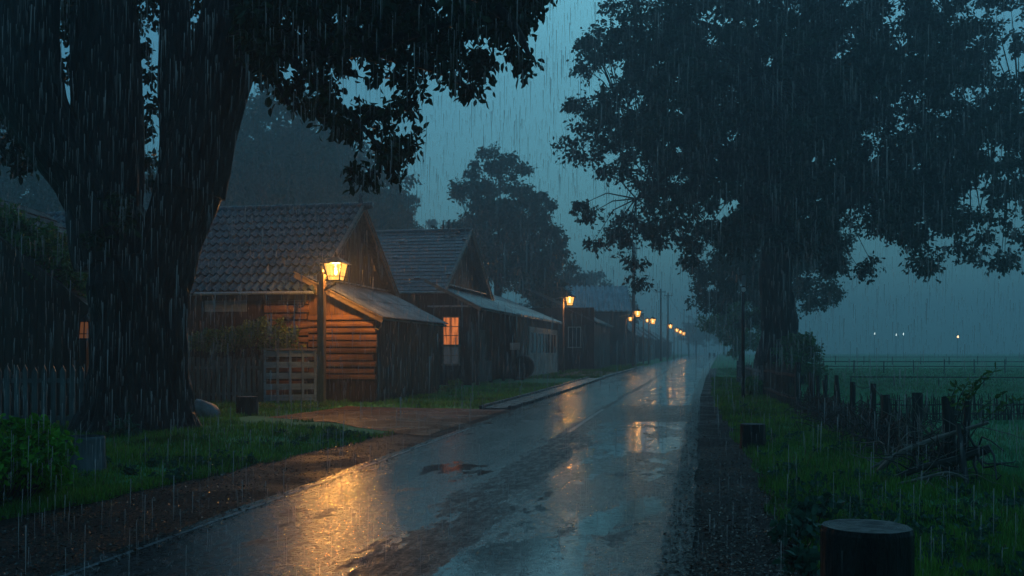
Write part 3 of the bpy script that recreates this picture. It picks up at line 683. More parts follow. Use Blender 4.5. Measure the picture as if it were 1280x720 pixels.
# porch wall, posts, door
pw = MB(); pw.box(.9, 1.0, .13, 10.2, 0, 4.4); boards_y(pw, .15, 10.2, 1.0, .1, 4.35, .22, .03); pw.build('porch_wall', M['dark_wood'], H2)
for yy in (.25, 3.4, 6.6, 9.7):
    pp = MB(); pp.box(LW2-.12, LW2+.04, yy-.08, yy+.08, .0, 3.95); pp.build('porch_post', M['dark_wood'], H2)
pb = MB(); pb.box(LW2-.10, LW2+.02, .2, 9.9, 3.80, 3.95); pb.build('porch_beam', M['dark_wood_h'], H2)
for y0 in (2.0, 4.9):
    d = MB(); d.box(1.03, 1.08, y0, y0+1.2, .12, 2.9); d.box(1.08, 1.10, y0+.1, y0+1.1, .3, 1.3); d.box(1.08, 1.10, y0+.1, y0+1.1, 1.5, 2.7); dd = d.build('door', M['grey_wood'], H2)
    k = MB(); k.tube([(1.1, y0+1.05, 1.3), (1.18, y0+1.05, 1.3)], .03, 8); k.build('handle', M['metal'], dd)
rl = MB()
for z in (.35, .75, 1.15): rl.box(LW2-.06, LW2-.02, .4, 3.3, z, z+.07)
for k in range(12): rl.box(LW2-.02, LW2+.005, .45+k*.25, .53+k*.25, .15, 1.22)
rl.build('porch_railing', M['grey_wood'], H2)

# ---- low building continuing the eave, with the glazed double doors
h3 = lp(h2, LW2-.05, 10.4)
H3 = thing('long_shed', 'long low shed with pale glazed doors and metal roof beside the second lamp', 'shed', (h3[0], h3[1], rise(61)+.0), -TH)
LS = 17.0
w3 = MB(); w3.box(-4.6, -.0, 0, .14, 0, 3.85); w3.box(-.14, 0, .145, LS-.145, 0, 3.8); boards_y(w3, .05, 3.9, 0, .1, 3.75, .22, .03); boards_y(w3, 15.9, LS, 0, .1, 3.75, .22, .03); boards_y(w3, 3.9, 15.9, 0, 3.3, 3.75, .22, .03); w3.box(-4.6, 0, LS-.14, LS, 0, 3.85); w3.build('wall', M['dark_wood'], H3)
s3 = .42
roof_slope('roof', M['corrugated'], H3, (.35, -.5, 3.98-.35*s3), (0, LS+1.0, 0), (-4.9, 0, 4.9*s3), .2, 1.6, .02, mode='corrugated')
rk = MB(); rk.beam((.36, -.5, 3.80), (.36, LS+.5, 3.80), .05, .12); rk.build('eave_board', M['flashing'], H3)
dr = MB(); dr.box(.0, .09, 4.0, 15.8, 3.05, 3.25); dr.box(0, .09, 4.0, 4.25, .12, 3.05); dr.box(0, .09, 15.55, 15.8, .12, 3.05); dr.box(0, .35, 3.9, 15.9, .0, .12); dr.build('door_frame', M['white_paint'], H3)
for k in range(4):
    y0 = 4.28+k*2.82
    d = MB(); d.box(.02, .07, y0, y0+.18, .13, 3.04); d.box(.02, .07, y0+2.6, y0+2.78, .13, 3.04); d.box(.02, .068, y0+.18, y0+2.6, .13, 1.55); d.box(.02, .07, y0+.18, y0+2.6, 2.88, 3.04); d.box(.02, .066, y0+1.33, y0+1.43, 1.55, 2.88)
    for q in range(7): d.box(.068, .085, y0+.22+q*.34, y0+.50+q*.34, .2, 1.45)
    dd = d.build('door', M['white_paint'], H3)
    p = MB(); p.box(.03, .04, y0+.18, y0+2.6, 1.55, 2.88); p.build('pane', M['glass_dark'], dd)

# things by the porch
def ground_at(root, x, y):
    p = lp(root, x, y); return (p[0], p[1], gz(p[0], p[1]))
g = ground_at(h2, 2.45, 10.0)
cw = thing('cart_wheel', 'big dark solid wheel with pale rim leaning by the porch', 'wheel', (g[0], g[1], g[2]+.72), -TH)
mb = MB(); vs = []
def ring(mb, r0, r1, y0, y1, n=28):
    for k in range(n):
        a, b_ = 2*math.pi*k/n, 2*math.pi*(k+1)/n
        P = [(r0*math.cos(a), y0, r0*math.sin(a)), (r1*math.cos(a), y0, r1*math.sin(a)), (r1*math.cos(b_), y0, r1*math.sin(b_)), (r0*math.cos(b_), y0, r0*math.sin(b_))]
        mb.poly_prism(P, (0, y1-y0, 0))
ring(mb, .66, .74, -.07, .07); mb.build('rim', M['grey_wood'], cw)
mb = MB(); ring(mb, .02, .655, -.03, .03); mb.build('disc', M['dark_wood'], cw)
mb = MB(); ring(mb, .0, .12, -.12, .12, 12); mb.build('hub', M['metal'], cw)
g = ground_at(h2, 2.6, 8.3)
t_ = thing('barrel', 'dark wooden barrel with iron hoops standing under the porch eave', 'barrel', g)
mb = MB(); mb.lathe([(.26, 0), (.33, .3), (.35, .5), (.33, .7), (.27, .98), (.24, .96)], 18); mb.build('body', M['dark_wood'], t_, True)
for z, r in ((.15, .303), (.35, .345), (.68, .342), (.88, .302)):
    mb = MB(); mb.lathe([(r, z-.025), (r+.008, z), (r, z+.025)], 18); mb.build('hoop', M['metal'], t_)
g = ground_at(h2, 2.62, 6.9)
t_ = thing('notice_board', 'small pale notice board on a dark post under the porch', 'sign', g, -TH)
mb = MB(); mb.box(-.04, .04, -.04, .04, 0, 2.1); mb.build('post', M['dark_wood'], t_)
mb = MB(); mb.box(-.28, .28, -.075, -.045, 1.75, 2.15); mb.build('board', M['white_paint'], t_)
g = ground_at(h2, .9, -.9)
t_ = thing('wooden_trellis', 'low dark wooden trellis under the lit window', 'trellis', g, -TH)
for k in range(6):
    mb = MB(); mb.box(-.6+k*.24, -.55+k*.24, -.02, .02, 0, 1.0+.08*math.sin(k*2)); mb.build('slat', M['post_wood'], t_)
mb = MB(); mb.box(-.65, .7, -.05, -.021, .3, .36); mb.box(-.65, .7, -.05, -.021, .75, .81); mb.build('rail', M['post_wood'], t_)

# ---- building 4: lower front building and tall corrugated block
h4 = (4.2, 82.5)
H4 = thing('low_wooden_house', 'low dark wooden house with a small white framed window, beyond the second lamp', 'house', (h4[0], h4[1], rise(82)), -TH)
w4 = MB(); w4.box(-6, 2.6, 0, .16, -.1, 5.2); boards_x(w4, -6, 2.6, 0, .1, 5.15, .3, .03); w4.box(2.44, 2.6, .16, 13, -.1, 4.0); boards_y(w4, 0, 13, 2.6, .1, 3.9, .35, .03); w4.build('wall', M['dark_wood'], H4)
window(H4, 1.0, -.04, 2.75, .95, 1.6, 3, 1, M['glass_dark'], M['white_paint'])
roof_slope('roof', M['slate'], H4, (2.95, -.4, 3.95), (0, 13.6, 0), (-6.2, 0, 3.0), .4, .5, 0, .045, 0, 'slate')
h5 = (12.1, 104.5)
H5 = thing('corrugated_roofed_house', 'tall two storey house under a ribbed metal roof in the middle of the street', 'house', (h5[0], h5[1], rise(104)), 0)
W5, D5, E5, R5 = 6.0, 7.0, 6.0, 8.6
w5 = MB(); w5.box(-W5, 0, 0, .2, -.1, E5); boards_x(w5, -W5, 0, 0, 0, E5, .4, .04); w5.build('front_wall', M['dark_wood'], H5)
g5 = gable_wall(-.2, 0, 0.02, D5, -.1, E5, R5-.15); boards_y(g5, .05, D5, 0, 0, E5, .4, .04); g5.build('gable_wall', M['dark_wood'], H5)
gable_wall(-W5, -W5+.2, 0.02, D5, -.1, E5, R5-.15).build('gable_wall', M['dark_wood'], H5)
wb = MB(); wb.box(-W5, 0, D5-.2, D5, -.1, E5); wb.build('rear_wall', M['dark_wood'], H5)
roof_slope('roof', M['ribbed'], H5, (-W5-.3, -.5, E5-.25), (W5+.7, 0, 0), (0, D5/2+.5, R5-E5+.25), .55, 9, .11, mode='corrugated')
roof_slope('roof', M['corrugated'], H5, (-W5-.3, D5+.5, E5-.25), (W5+.7, 0, 0), (0, -D5/2-.5, R5-E5+.25), .5, 9, .07, mode='corrugated')
d = MB(); d.box(-4.6, -3.2, -.09, -.04, 0, 2.9); d.build('door', M['dark_wood'], H5)
aw = MB(); aw.add([(-W5, -2.2, 3.0), (-2.0, -2.2, 3.0), (-2.0, -.05, 3.9), (-W5, -.05, 3.9), (-W5, -2.2, 3.07), (-2.0, -2.2, 3.07), (-2.0, -.05, 3.97), (-W5, -.05, 3.97)], [(0,3,2,1),(4,5,6,7),(0,1,5,4),(1,2,6,5),(2,3,7,6),(3,0,4,7)]); aw.build('awning', M['corrugated'], H5)
window(H5, -1.0, -.04, 2.1, 1.0, 1.2, 2, 2, M['glass_dark'], M['dark_wood'])

# ---- further row of houses
row = [((14.2, 117), 9, 5.5, 3.7, 6.0, 'dark low house with a pitched roof just past the tall metal roofed house'),
       ((17.6, 135), 11, 6, 3.6, 6.0, 'low house at the fourth street lamp, dim in the rain'),
       ((21.5, 155), 12, 6, 3.6, 5.8, 'low dim house halfway along the far row of lamps'),
       ((26.3, 178), 14, 6, 3.5, 5.6, 'faint low house behind the far cluster of lamps'),
       ((32.0, 205), 22, 7, 3.4, 5.4, 'last and faintest long house of the street, where the lamps end')]
for (xy, ln, dp_, e_, r_, lab) in row:
    Hn = thing('row_house', lab, 'house', (xy[0], xy[1], rise(xy[1])-.1), -TH, 'low houses of the far row')
    mb = MB(); mb.box(-dp_, 0, 0, ln, 0, e_); mb.poly_prism([(-dp_, 0, e_), (0, 0, e_), (-dp_/2, 0, r_-.1)], (0, ln, 0)); boards_y(mb, 0, ln, 0, 0, e_, .5, .04); boards_x(mb, -dp_, 0, 0, 0, e_, .5, .04); mb.build('wall', M['dark_wood'], Hn)
    s_ = (r_-e_)/(dp_/2)
    roof_slope('roof', M['corrugated'], Hn, (.4, -.4, e_-.4*s_+.1), (0, ln+.8, 0), (-dp_/2-.4, 0, (dp_/2+.4)*s_), .5, 9, .05, mode='corrugated')
    roof_slope('roof', M['corrugated'], Hn, (-dp_-.4, -.4, e_-.4*s_+.1), (0, ln+.8, 0), (dp_/2+.4, 0, (dp_/2+.4)*s_), .5, 9, .05, mode='corrugated')
    for k in range(2):
        window(Hn, 0.045, ln*(.25+.45*k), 1.9, 1.0, 1.2, 2, 2, M['glass_dark'], M['white_paint'], 'road')
    d = MB(); d.box(.045, .09, ln*.5-.5, ln*.5+.5, 0, 2.2); d.build('door', M['grey_wood'], Hn)

# ---- left barn
B = thing('old_barn', 'dark board barn with a sloping bargeboard, half hidden left of the big trunk', 'barn', (-10.55, 24.6, 0), 0)
mb = MB(); sb = (4.55-2.85)/2.2
def zb(x): return 2.85-sb*x
mb.poly_prism([(-4, 0, 0), (0, 0, 0), (0, 0, zb(0)), (-4, 0, zb(-4)), ], (0, .15, 0)); boards_x(mb, -4, 0, 0, .1, lambda x: zb(x)-.02, .22, .03); mb.box(-.15, 0, .16, 6, 0, 2.8); boards_y(mb, 0, 6, 0, .1, 2.8, .22, .03)
mb.build('wall', M['dark_wood'], B)
mb = MB(); mb.poly_prism([(-8, 0, 0), (-4.01, 0, 0), (-4.01, 0, zb(-4)), (-8, 0, zb(0))], (0, .15, 0)); mb.build('wall', M['dark_wood'], B)
n_ = Vector((-4.4, 0, 4.4*sb))
roof_slope('roof', M['bark_far'], B, (.4, -.4, zb(.4)+.1), (0, 6.8, 0), n_, .3, .4, 0, .045, 0, 'slate')
roof_slope('roof', M['bark_far'], B, (-8.4, -.4, zb(.4)+.1), (0, 6.8, 0), (4.4, 0, 4.4*sb), .3, .4, 0, .045, 0, 'slate')
mb = MB(); mb.beam((.42, -.42, zb(.42)+.05), (-4, -.42, zb(-4)+.05), .06, .24); mb.beam((.42, -.44, zb(.42)+.19), (-4, -.44, zb(-4)+.19), .14, .04); mb.build('bargeboard', M['dark_wood'], B)

# ------------------------------------------------------------------ lamps
M['lamp_pane'] = None
def pane_mat(name, col, st, tr):
    m = bpy.data.materials.new(name); m.use_nodes = True; t = m.node_tree; t.nodes.clear()
    o = nd(t, 'ShaderNodeOutputMaterial'); e = nd(t, 'ShaderNodeEmission'); e.inputs[0].default_value = (*col, 1); e.inputs[1].default_value = st
    tb = nd(t, 'ShaderNodeBsdfTransparent'); tb.inputs[0].default_value = (1, .96, .88, 1); mx = nd(t, 'ShaderNodeMixShader'); mx.inputs[0].default_value = tr
    t.links.new(e.outputs[0], mx.inputs[1]); t.links.new(tb.outputs[0], mx.inputs[2]); t.links.new(mx.outputs[0], o.inputs[0]); return m
M['lamp_pane'] = pane_mat('lamp_pane', (1.0, .44, .085), 4.6, .75)
M['bulb'] = plain('bulb', (1, .8, .5), .3, 0, (1.0, .62, .24), 9.0)
M['lamp_pole'] = surf('lamp_pole', (.09, .06, .035), (.22, .15, .09), (9, 9, 1), .5, .4, 6, .01)
LAMP_W = 95.0
def lantern(parent, c, s=1.0, power=LAMP_W, detail=True):
    """a four sided lantern hanging at c (its bottom), s = scale"""
    c = Vector(c)
    wb_, wt, h = .17*s, .27*s, .50*s
    fr = MB()
    bl = [c+Vector((sx*wb_, sy*wb_, 0)) for sx, sy in ((-1,-1),(1,-1),(1,1),(-1,1))]; tl = [c+Vector((sx*wt, sy*wt, h)) for sx, sy in ((-1,-1),(1,-1),(1,1),(-1,1))]
    for k in range(4):
        fr.beam(bl[k], tl[k], .03*s, .03*s); fr.beam(bl[k], bl[(k+1) % 4], .03*s, .035*s); fr.beam(tl[k], tl[(k+1) % 4], .03*s, .035*s)
        fr.beam((bl[k]*.75+tl[k]*.25), (bl[(k+1) % 4]*.75+tl[(k+1) % 4]*.25), .02*s, .02*s)
    head = fr.build('lantern', M['black_iron'], parent)
    cp = MB(); t2 = [c+Vector((sx*(wt+.11*s), sy*(wt+.11*s), h-.01*s)) for sx, sy in ((-1,-1),(1,-1),(1,1),(-1,1))]; t3 = [c+Vector((sx*.06*s, sy*.06*s, h+.2*s)) for sx, sy in ((-1,-1),(1,-1),(1,1),(-1,1))]
    cp.add(t2+t3, [(0,3,2,1),(4,5,6,7),(0,1,5,4),(1,2,6,5),(2,3,7,6),(3,0,4,7)]); cp.lathe([(.04*s, 0), (.05*s, .05*s), (.015*s, .14*s)], 8, c+Vector((0, 0, h+.2*s))); cp.build('cap', M['black_iron'], head)
    pn = MB()
    for k in range(4): pn.add([bl[k]*.97+bl[(k+2) % 4]*.03, bl[(k+1) % 4]*.97+bl[(k+3) % 4]*.03, tl[(k+1) % 4]*.97+tl[(k+3) % 4]*.03, tl[k]*.97+tl[(k+2) % 4]*.03], [(0, 1, 2, 3)])
    pn.build('glass_pane', M['lamp_pane'], head)
    bb = MB(); bb.lathe([(.01*s, 0), (.04*s, .03*s), (.05*s, .07*s), (.03*s, .12*s), (.02*s, .34*s)], 12, c+Vector((0, 0, .16*s))); bb.build('bulb', M['bulb'], head, True)
    ld = bpy.data.lights.new('lamp_light', 'POINT'); ld.energy = power; ld.color = (1.0, .42, .08); ld.shadow_soft_size = .10*s
    lo = bpy.data.objects.new('lamp_light', ld); C.objects.link(lo); lo.parent = head; lo.location = c+Vector((0, 0, .37*s))
    return head
p = at(402, 503, 32.6)
SL = thing('street_lamp', 'nearest street lamp, glowing lantern on a square wooden post before the log wall', 'street lamp', (p.x, p.y, gz(p.x, p.y)), -TH, 'street lamps along the left side')
mb = MB(); mb.box(-.11, .11, -.11, .11, 0, 4.28); mb.build('pole', M['lamp_pole'], SL)
mb = MB(); mb.lathe([(.05, 0), (.09, .04), (.10, .12), (.05, .2), (.03, .3)], 12, (0, 0, 4.28)); mb.build('finial', M['metal'], SL, True)
mb = MB(); mb.tube([(0.1, -.02, 3.75), (.25, -.02, 3.92), (.42, -.02, 3.94), (.50, -.02, 4.02)], .03, 8); mb.beam((.08, 0, 4.1), (.62, 0, 4.0), .04, .06); mb.beam((.1, 0, 3.75), (.5, 0, 3.96), .04, .05); mb.build('bracket', M['metal'], SL)
lantern(SL, (.50, -.02, 4.06), 1.12, 1000)

def lane_lamp(px, pyl, Y, label, sc_=1.2, power=LAMP_W, H=None):
    top = at(px, pyl, Y); gx = top.x; g_ = rise(Y)
    hl = top.z-g_
    t = thing('street_lamp', label, 'street lamp', (gx-.45, Y, g_), 0, 'street lamps along the left side')
    mb = MB(); mb.tube([(0, 0, 0), (0, 0, .8), (0, 0, hl+.25)], [.11, .075, .06], 10); mb.build('pole', M['lamp_pole'], t, True)
    mb = MB(); mb.beam((-.7, 0, hl+.18), (.45, 0, hl+.42), .035, .04); mb.beam((0, 0, hl-.35), (.4, 0, hl-.24), .03, .03); mb.build('bracket', M['flashing'], t)
    lantern(t, (.45, 0, hl-.28), sc_, power)
    return t
lane_lamp(712, 377, 71, 'second street lamp from the camera, by the end of the long shed', 1.2, 230)
lane_lamp(797, 392.5, 92, 'street lamp glowing just right of the tall black utility pole', 1.1, 70)
lane_lamp(788, 398, 98, 'small street lamp glowing just left of the tall black utility pole', .8, 30)
lane_lamp(816, 402, 113, 'bright street lamp midway between the utility pole and the far cluster of lamps', 1.15, 70)
lane_lamp(809, 400, 118, 'small dim street lamp close left of the bright midway lamp', .8, 20)
lane_lamp(838, 408, 138, 'first lamp of the far cluster', 1.05, 40)
lane_lamp(846, 413, 160, 'second lamp of the far cluster', 1.1, 40)
lane_lamp(850.5, 415.5, 178, 'third lamp of the far cluster', 1.2, 40)
lane_lamp(854.5, 417.5, 194, 'last and farthest lamp of the far cluster', 1.3, 50)
# lamps over the field
for px, py, s_, lab in ((1093, 417, .9, 'tiny pale lamp far over the field, leftmost of the four'), (1120, 418.5, .8, 'tiny pale lamp, left one of the close pair far over the field'),
                        (1129, 417.5, .8, 'tiny pale lamp, right one of the close pair far over the field'), (1197, 421, 1.5, 'warm distant lamp over the field, rightmost and brightest')):
    Y = 170; t0 = at(px, py, Y); g_ = rise(Y)
    t = thing('field_lamp', lab, 'lamp', (t0.x, Y, g_), 0, 'distant lamps over the field')
    mb = MB(); mb.tube([(0, 0, 0), (0, 0, t0.z-g_+.1)], [.035, .03], 8); mb.build('pole', M['metal'], t)
    mb = MB(); mb.lathe([(.05, 0), (.10*s_, .08), (.12*s_, .2), (.10*s_, .3), (.05, .4)], 10, (0, -.12, t0.z-g_-.2)); mb.build('globe', plain('globe_glow', (1, .9, .8), .4, 0, (1.0, .6, .3) if s_ > 1 else (.8, 1.0, .95), 1.6 if s_ < 1 else 4), t, True)
# hanging lantern on the barn
p = at(108, 424, 23.6)
t = thing('hanging_lantern', 'dim orange lantern hanging on the barn corner beside the trunk', 'lantern', (p.x, p.y, p.z), 0)
M['lamp_dim'] = plain('lamp_dim', (.3, .15, .05), .4, 0, (1.0, .30, .08), .10)
fr = MB(); bl = [Vector((sx*.14, sy*.14, 0)) for sx, sy in ((-1,-1),(1,-1),(1,1),(-1,1))]; tl = [Vector((sx*.11, sy*.11, .42)) for sx, sy in ((-1,-1),(1,-1),(1,1),(-1,1))]
for k in range(4): fr.beam(bl[k], tl[k], .035, .035); fr.beam(bl[k], bl[(k+1) % 4], .035, .045); fr.beam(tl[k], tl[(k+1) % 4], .03, .03); fr.beam(bl[k]*.7+tl[k]*.3, bl[(k+1) % 4]*.7+tl[(k+1) % 4]*.3, .022, .022); fr.beam((bl[k]+bl[(k+1) % 4])/2, (tl[k]+tl[(k+1) % 4])/2, .022, .022)
fr.build('frame', M['black_iron'], t)
pn = MB()
for k in range(4): pn.add([bl[k]*.96, bl[(k+1) % 4]*.96, tl[(k+1) % 4]*.96+Vector((0, 0, .02)), tl[k]*.96+Vector((0, 0, .02))], [(0, 1, 2, 3)])
pn.build('glass_pane', M['lamp_dim'], t)
mb = MB(); mb.lathe([(.16, .42), (.10, .50), (.02, .58)], 8); mb.tube([(0, 0, .55), (0, .1, .62), (0.0, .45, .62)], .012, 6); mb.build('cap', M['black_iron'], t)

# ------------------------------------------------------------------ utility poles and wires
def upole(px, Y, h, r, label):
    x = (px-640)/F*Y; t = thing('utility_pole', label, 'utility pole', (x, Y, rise(Y)), 0, 'utility poles along the street')
    mb = MB(); mb.tube([(0, 0, -.1), (0, 0, h*.5), (0, 0, h)], [r*1.2, r, r*.8], 10); mb.build('pole', M['post_wood'], t, True)
    mb = MB(); mb.box(-.7, .7, -.06, .06, h-.5, h-.38); mb.build('crossarm', M['post_wood'], t)
    for k in (-.6, 0, .6): mb = MB(); mb.lathe([(.04, 0), (.05, .06), (.03, .14)], 8, (k, 0, h-.38)); mb.build('insulator', M['stone'], t)
    return Vector((x, Y, rise(Y)+h-.25))
u = [upole(792, 103, 12.6, .17, 'tallest black utility pole, right of the tall metal roofed house'), upole(826, 140, 10.2, .13, 'thin utility pole behind the bright midway lamp'),
     upole(835, 165, 11.0, .13, 'thin utility pole close left of the far lamp cluster'), upole(861, 215, 9.0, .12, 'faintest utility pole past the far lamp cluster')]
u.insert(0, Vector((9.0, 70, 18)))
for i in range(1, len(u)-1):
    a, b_ = u[i], u[i+1]; pts = []
    for k in range(15):
        q = k/14; p = a.lerp(b_, q); p.z -= (1.8 if i == 1 else 1.0)*4*q*(1-q); pts.append(p)
    mb = MB(); mb.tube(pts, .022, 5); tag(mb.build('overhead_wire', M['black_iron']), ['', 'sagging wire from the tallest utility pole to the next', 'sagging wire between the two thin utility poles', 'faint wire running to the farthest utility pole'][i], 'wire')

# sign post
p = at(929, 500, 35.8); t = thing('sign_post', 'slim black post with small pale plates near its top, before the great oak', 'sign post', (p.x, p.y, gz(p.x, p.y)))
hs = at(929, 343, 35.8).z - gz(p.x, p.y)
mb = MB(); mb.tube([(0, 0, -.1), (0, 0, hs)], [.065, .055], 10); mb.build('pole', M['black_iron'], t, True)
mb = MB(); mb.box(-.075, .075, -.085, -.065, hs-.42, hs-.03); mb.build('plate', M['grey_wood'], t)
mb = MB()
n = 16; mb.add([(.085*math.cos(2*math.pi*k/n), -.085, hs-.55+.085*math.sin(2*math.pi*k/n)) for k in range(n)]+[(.085*math.cos(2*math.pi*k/n), -.065, hs-.55+.085*math.sin(2*math.pi*k/n)) for k in range(n)], [tuple(range(n)), tuple(range(2*n-1, n-1, -1))]+[(k, n+k, n+(k+1) % n, (k+1) % n) for k in range(n)])
mb.build('disc', M['white_paint'], t)

# small pair far down the road
for px, lab in ((887, 'left of the two tiny dark bollards at the far end of the road'), (893, 'right of the two tiny dark bollards at the far end of the road')):
    Y = 205; x = (px-640)/F*Y; t = thing('bollard', lab, 'bollard', (x, Y, rise(Y)), 0, 'bollards at the far end')
    mb = MB(); mb.lathe([(.22, 0), (.2, .6), (.24, .7), (.1, .85)], 12); mb.build('post', M['black_iron'], t)
    mb = MB(); mb.lathe([(.3, 0), (.3, .06), (.21, .1)], 12); mb.build('base', M['stone'], t)

# ------------------------------------------------------------------ fences
def picket_fence(label, A, B_, n, wd, h, m, rails=(.25, 1.05), pointed=True, jig=.02, name='picket_fence', thick=.025, post=True, seed=1):
    rr = random.Random(seed); A, B_ = Vector((*A, 0)), Vector((*B_, 0)); d = B_-A; ln = d.length; ang = math.atan2(d.y, d.x)
    t = thing(name, label, 'fence', (A.x, A.y, gz(A.x, A.y)), ang)
    z0 = gz(A.x, A.y)
    for i in range(n):
        x = ln*(i+.5)/n; P = A+d*((i+.5)/n); g_ = gz(P.x, P.y)-z0; hh = h+rr.uniform(-jig, jig)*3; w_ = wd*rr.uniform(.85, 1.1); lean = rr.uniform(-jig, jig)
        mb = MB(); o = [(-w_/2, 0), (w_/2, 0), (w_/2, hh-(.1 if pointed else rr.uniform(0, .02))), (0, hh+(.02 if pointed else 0)), (-w_/2, hh-(.1 if pointed else rr.uniform(0, .02)))]
        mb.poly_prism([(x+a+lean*z, -thick, g_+z-.03) for a, z in o], (0, thick, 0)); mb.build('picket', m, t)
    for z in rails:
        mb = MB(); k = 8
        for q in range(k):
            a, b_ = A+d*(q/k), A+d*((q+1)/k); mb.beam((ln*q/k, .028, gz(a.x, a.y)-z0+z), (ln*(q+1)/k, .028, gz(b_.x, b_.y)-z0+z), .05, .09)
        mb.build('rail', m, t)
    if post:
        for q in (0, 1):
            P = A+d*q; mb = MB(); mb.box(ln*q-.07, ln*q+.07, -.06, .08, gz(P.x, P.y)-z0-.05, gz(P.x, P.y)-z0+h+.05); mb.build('post', m, t)
    return t
picket_fence('weathered grey picket fence with pointed tops at the left edge behind the bright green bush', (-12.6, 20.9), (-8.62, 20.6), 20, .115, 1.32, M['grey_wood'], (.22, 1.0), True, .012, seed=3)
a, b_ = at(232, 500, 33.9), at(328, 500, 33.6)
picket_fence('dark close-boarded fence under the leafy hedge, between the big trunk and the lattice gate', (a.x, a.y), (b_.x, b_.y), 15, .12, 1.55, M['grey_wood'], (.3, 1.2), False, .02, seed=5)
# lattice gate
a, b_ = at(331, 500, 33.3), at(394, 500, 33.9)
gt = thing('lattice_gate', 'pale blue-grey barred wooden gate between the dark fence and the lamp post', 'gate', (a.x, a.y, gz(a.x, a.y)), math.atan2(b_.y-a.y, b_.x-a.x))
gl = (Vector((b_.x, b_.y))-Vector((a.x, a.y))).length
for x in (0, gl/4, gl/2, gl*3/4, gl):
    mb = MB(); mb.box(x-.04, x+.04, -.04, 0, 0.02, 1.78); mb.build('upright', M['grey_wood_h'], gt)
for k in range(5):
    z = .08+k*.37; mb = MB(); mb.box(0, gl, .003, .028, z, z+.20); mb.build('slat', M['grey_wood_h'], gt)
mb = MB(); mb.box(-.06, gl+.06, -.06, .05, 1.782, 1.84); mb.build('top_rail', M['rake'], gt)

# right-hand fence: pickets and old posts
def fx(y): return 5.45+.16*(y-12.2)
picket_fence('old leaning picket fence in front of the great oak trunk', (fx(27.4), 27.4), (fx(37), 37), 26, .10, 1.3, M['post_wood'], (.35, 1.0), False, .05, thick=.03, seed=8)
picket_fence('weathered grey picket fence beyond the slim sign post', (fx(38), 38), (fx(52), 52), 30, .12, 1.15, M['grey_wood'], (.35, .95), False, .05, seed=9)
posts = [(1200, 12.9, 1.15, .045, .10, 'thin leaning stake right of the stout post, among the fallen branches'), (1188, 12.7, 1.22, .085, -.03, 'stout old post nearest the camera beside the leafy sapling'),
         (1145, 14.4, 1.2, .07, .02, 'second stout post from the camera, standing clear against the field'), (1107, 16.5, 1.08, .09, .01, 'thick short post wrapped in brushwood'),
         (1088, 18.0, 1.22, .05, .05, 'pale slim post in the brushwood, tallest of its neighbours'), (1064, 19.7, 1.2, .05, .03, 'slim post at the near end of the brushwood'),
         (1050, 21.2, 1.15, .04, -.05, 'thin dark stake leaning left in the brushwood'), (1043, 22.0, 1.28, .045, .04, 'thin tall stake in the brushwood'),
         (1034, 22.9, 1.15, .035, -.08, 'crooked stake crossing its neighbour in the brushwood'), (1029, 23.6, 1.25, .035, .07, 'slim stake crossed by the crooked one'),
         (1022, 24.3, 1.22, .04, 0, 'slim straight stake at the far end of the brushwood'), (1017, 24.9, 1.25, .04, -.02, 'last but one stake before the picket fence'), (1012, 25.5, 1.28, .045, .01, 'last stake before the picket fence')]
post_pts = []
for px, Y, h, r, lean, lab in posts:
    x = (px-640)/F*Y; g_ = gz(x, Y)
    t = thing('fence_post', lab, 'post', (x, Y, g_), random.uniform(0, 3), 'old posts of the right-hand fence')
    h2_ = h-g_+.0
    pts = [(lean*h2_*q, 0.02*math.sin(q*7), h2_*q-.08) for q in (0, .25, .5, .75, 1)]; p_, r_ = catmull(pts, [r*1.15, r*1.05, r, r*.95, r*.85], 4)
    t.rotation_euler = (0, 0, 0)
    mb = MB(); mb.tube(p_, r_, 12, .35, px); mb.build('post', M['post_wood'], t)
    post_pts.append(Vector((x+lean*h2_, Y, h-.1)))
for i in range(2, 6):
    a, b_ = post_pts[i-1], post_pts[i]
    if i >= 3:
        pts = [a.lerp(b_, k/8)-Vector((0, 0, .08*4*(k/8)*(1-k/8))) for k in range(9)]
        mb = MB(); mb.tube(pts, .008, 5); tag(mb.build('fence_wire', M['black_iron']), ['', '', '', 'sagging fence wire between the clear stout post and the thick short post', 'sagging fence wire from the thick short post to the pale slim post', 'sagging fence wire from the pale slim post to the brushwood end'][i], 'wire')
# brushwood woven between the stakes (nobody could count it)
A_, B2, RA = [], [], []
for k in range(620):
    y = rng.uniform(14.8, 26.3) if k < 500 else rng.uniform(12.2, 16); x = fx(y)+rng.normal(0, .16); g_ = gz(x, y)
    dens = 1
    p = np.array([x, y, g_+abs(rng.normal(0, .20))]); d = np.array([rng.normal(0, .25), rng.normal(0, .7), abs(rng.normal(.1, .45))]); d /= np.linalg.norm(d)
    r = rng.uniform(.006, .017)
    for s_ in range(5):
        q = p+d*rng.uniform(.10, .24)
        if q[2] < g_: q[2] = g_+.02
        if q[2] > g_+.55: d[2] = -abs(d[2])
        A_.append(p); B2.append(q); RA.append(r); p = q; d = d+rng.normal(0, .38, 3); d /= np.linalg.norm(d); r *= .85
tag(obj('brushwood', rod_mesh('brushwood', A_, B2, RA, np.array(RA)*.85, 4), M['twig']), 'dark tangled brushwood heaped along the old right-hand fence', 'brushwood', kind='stuff')
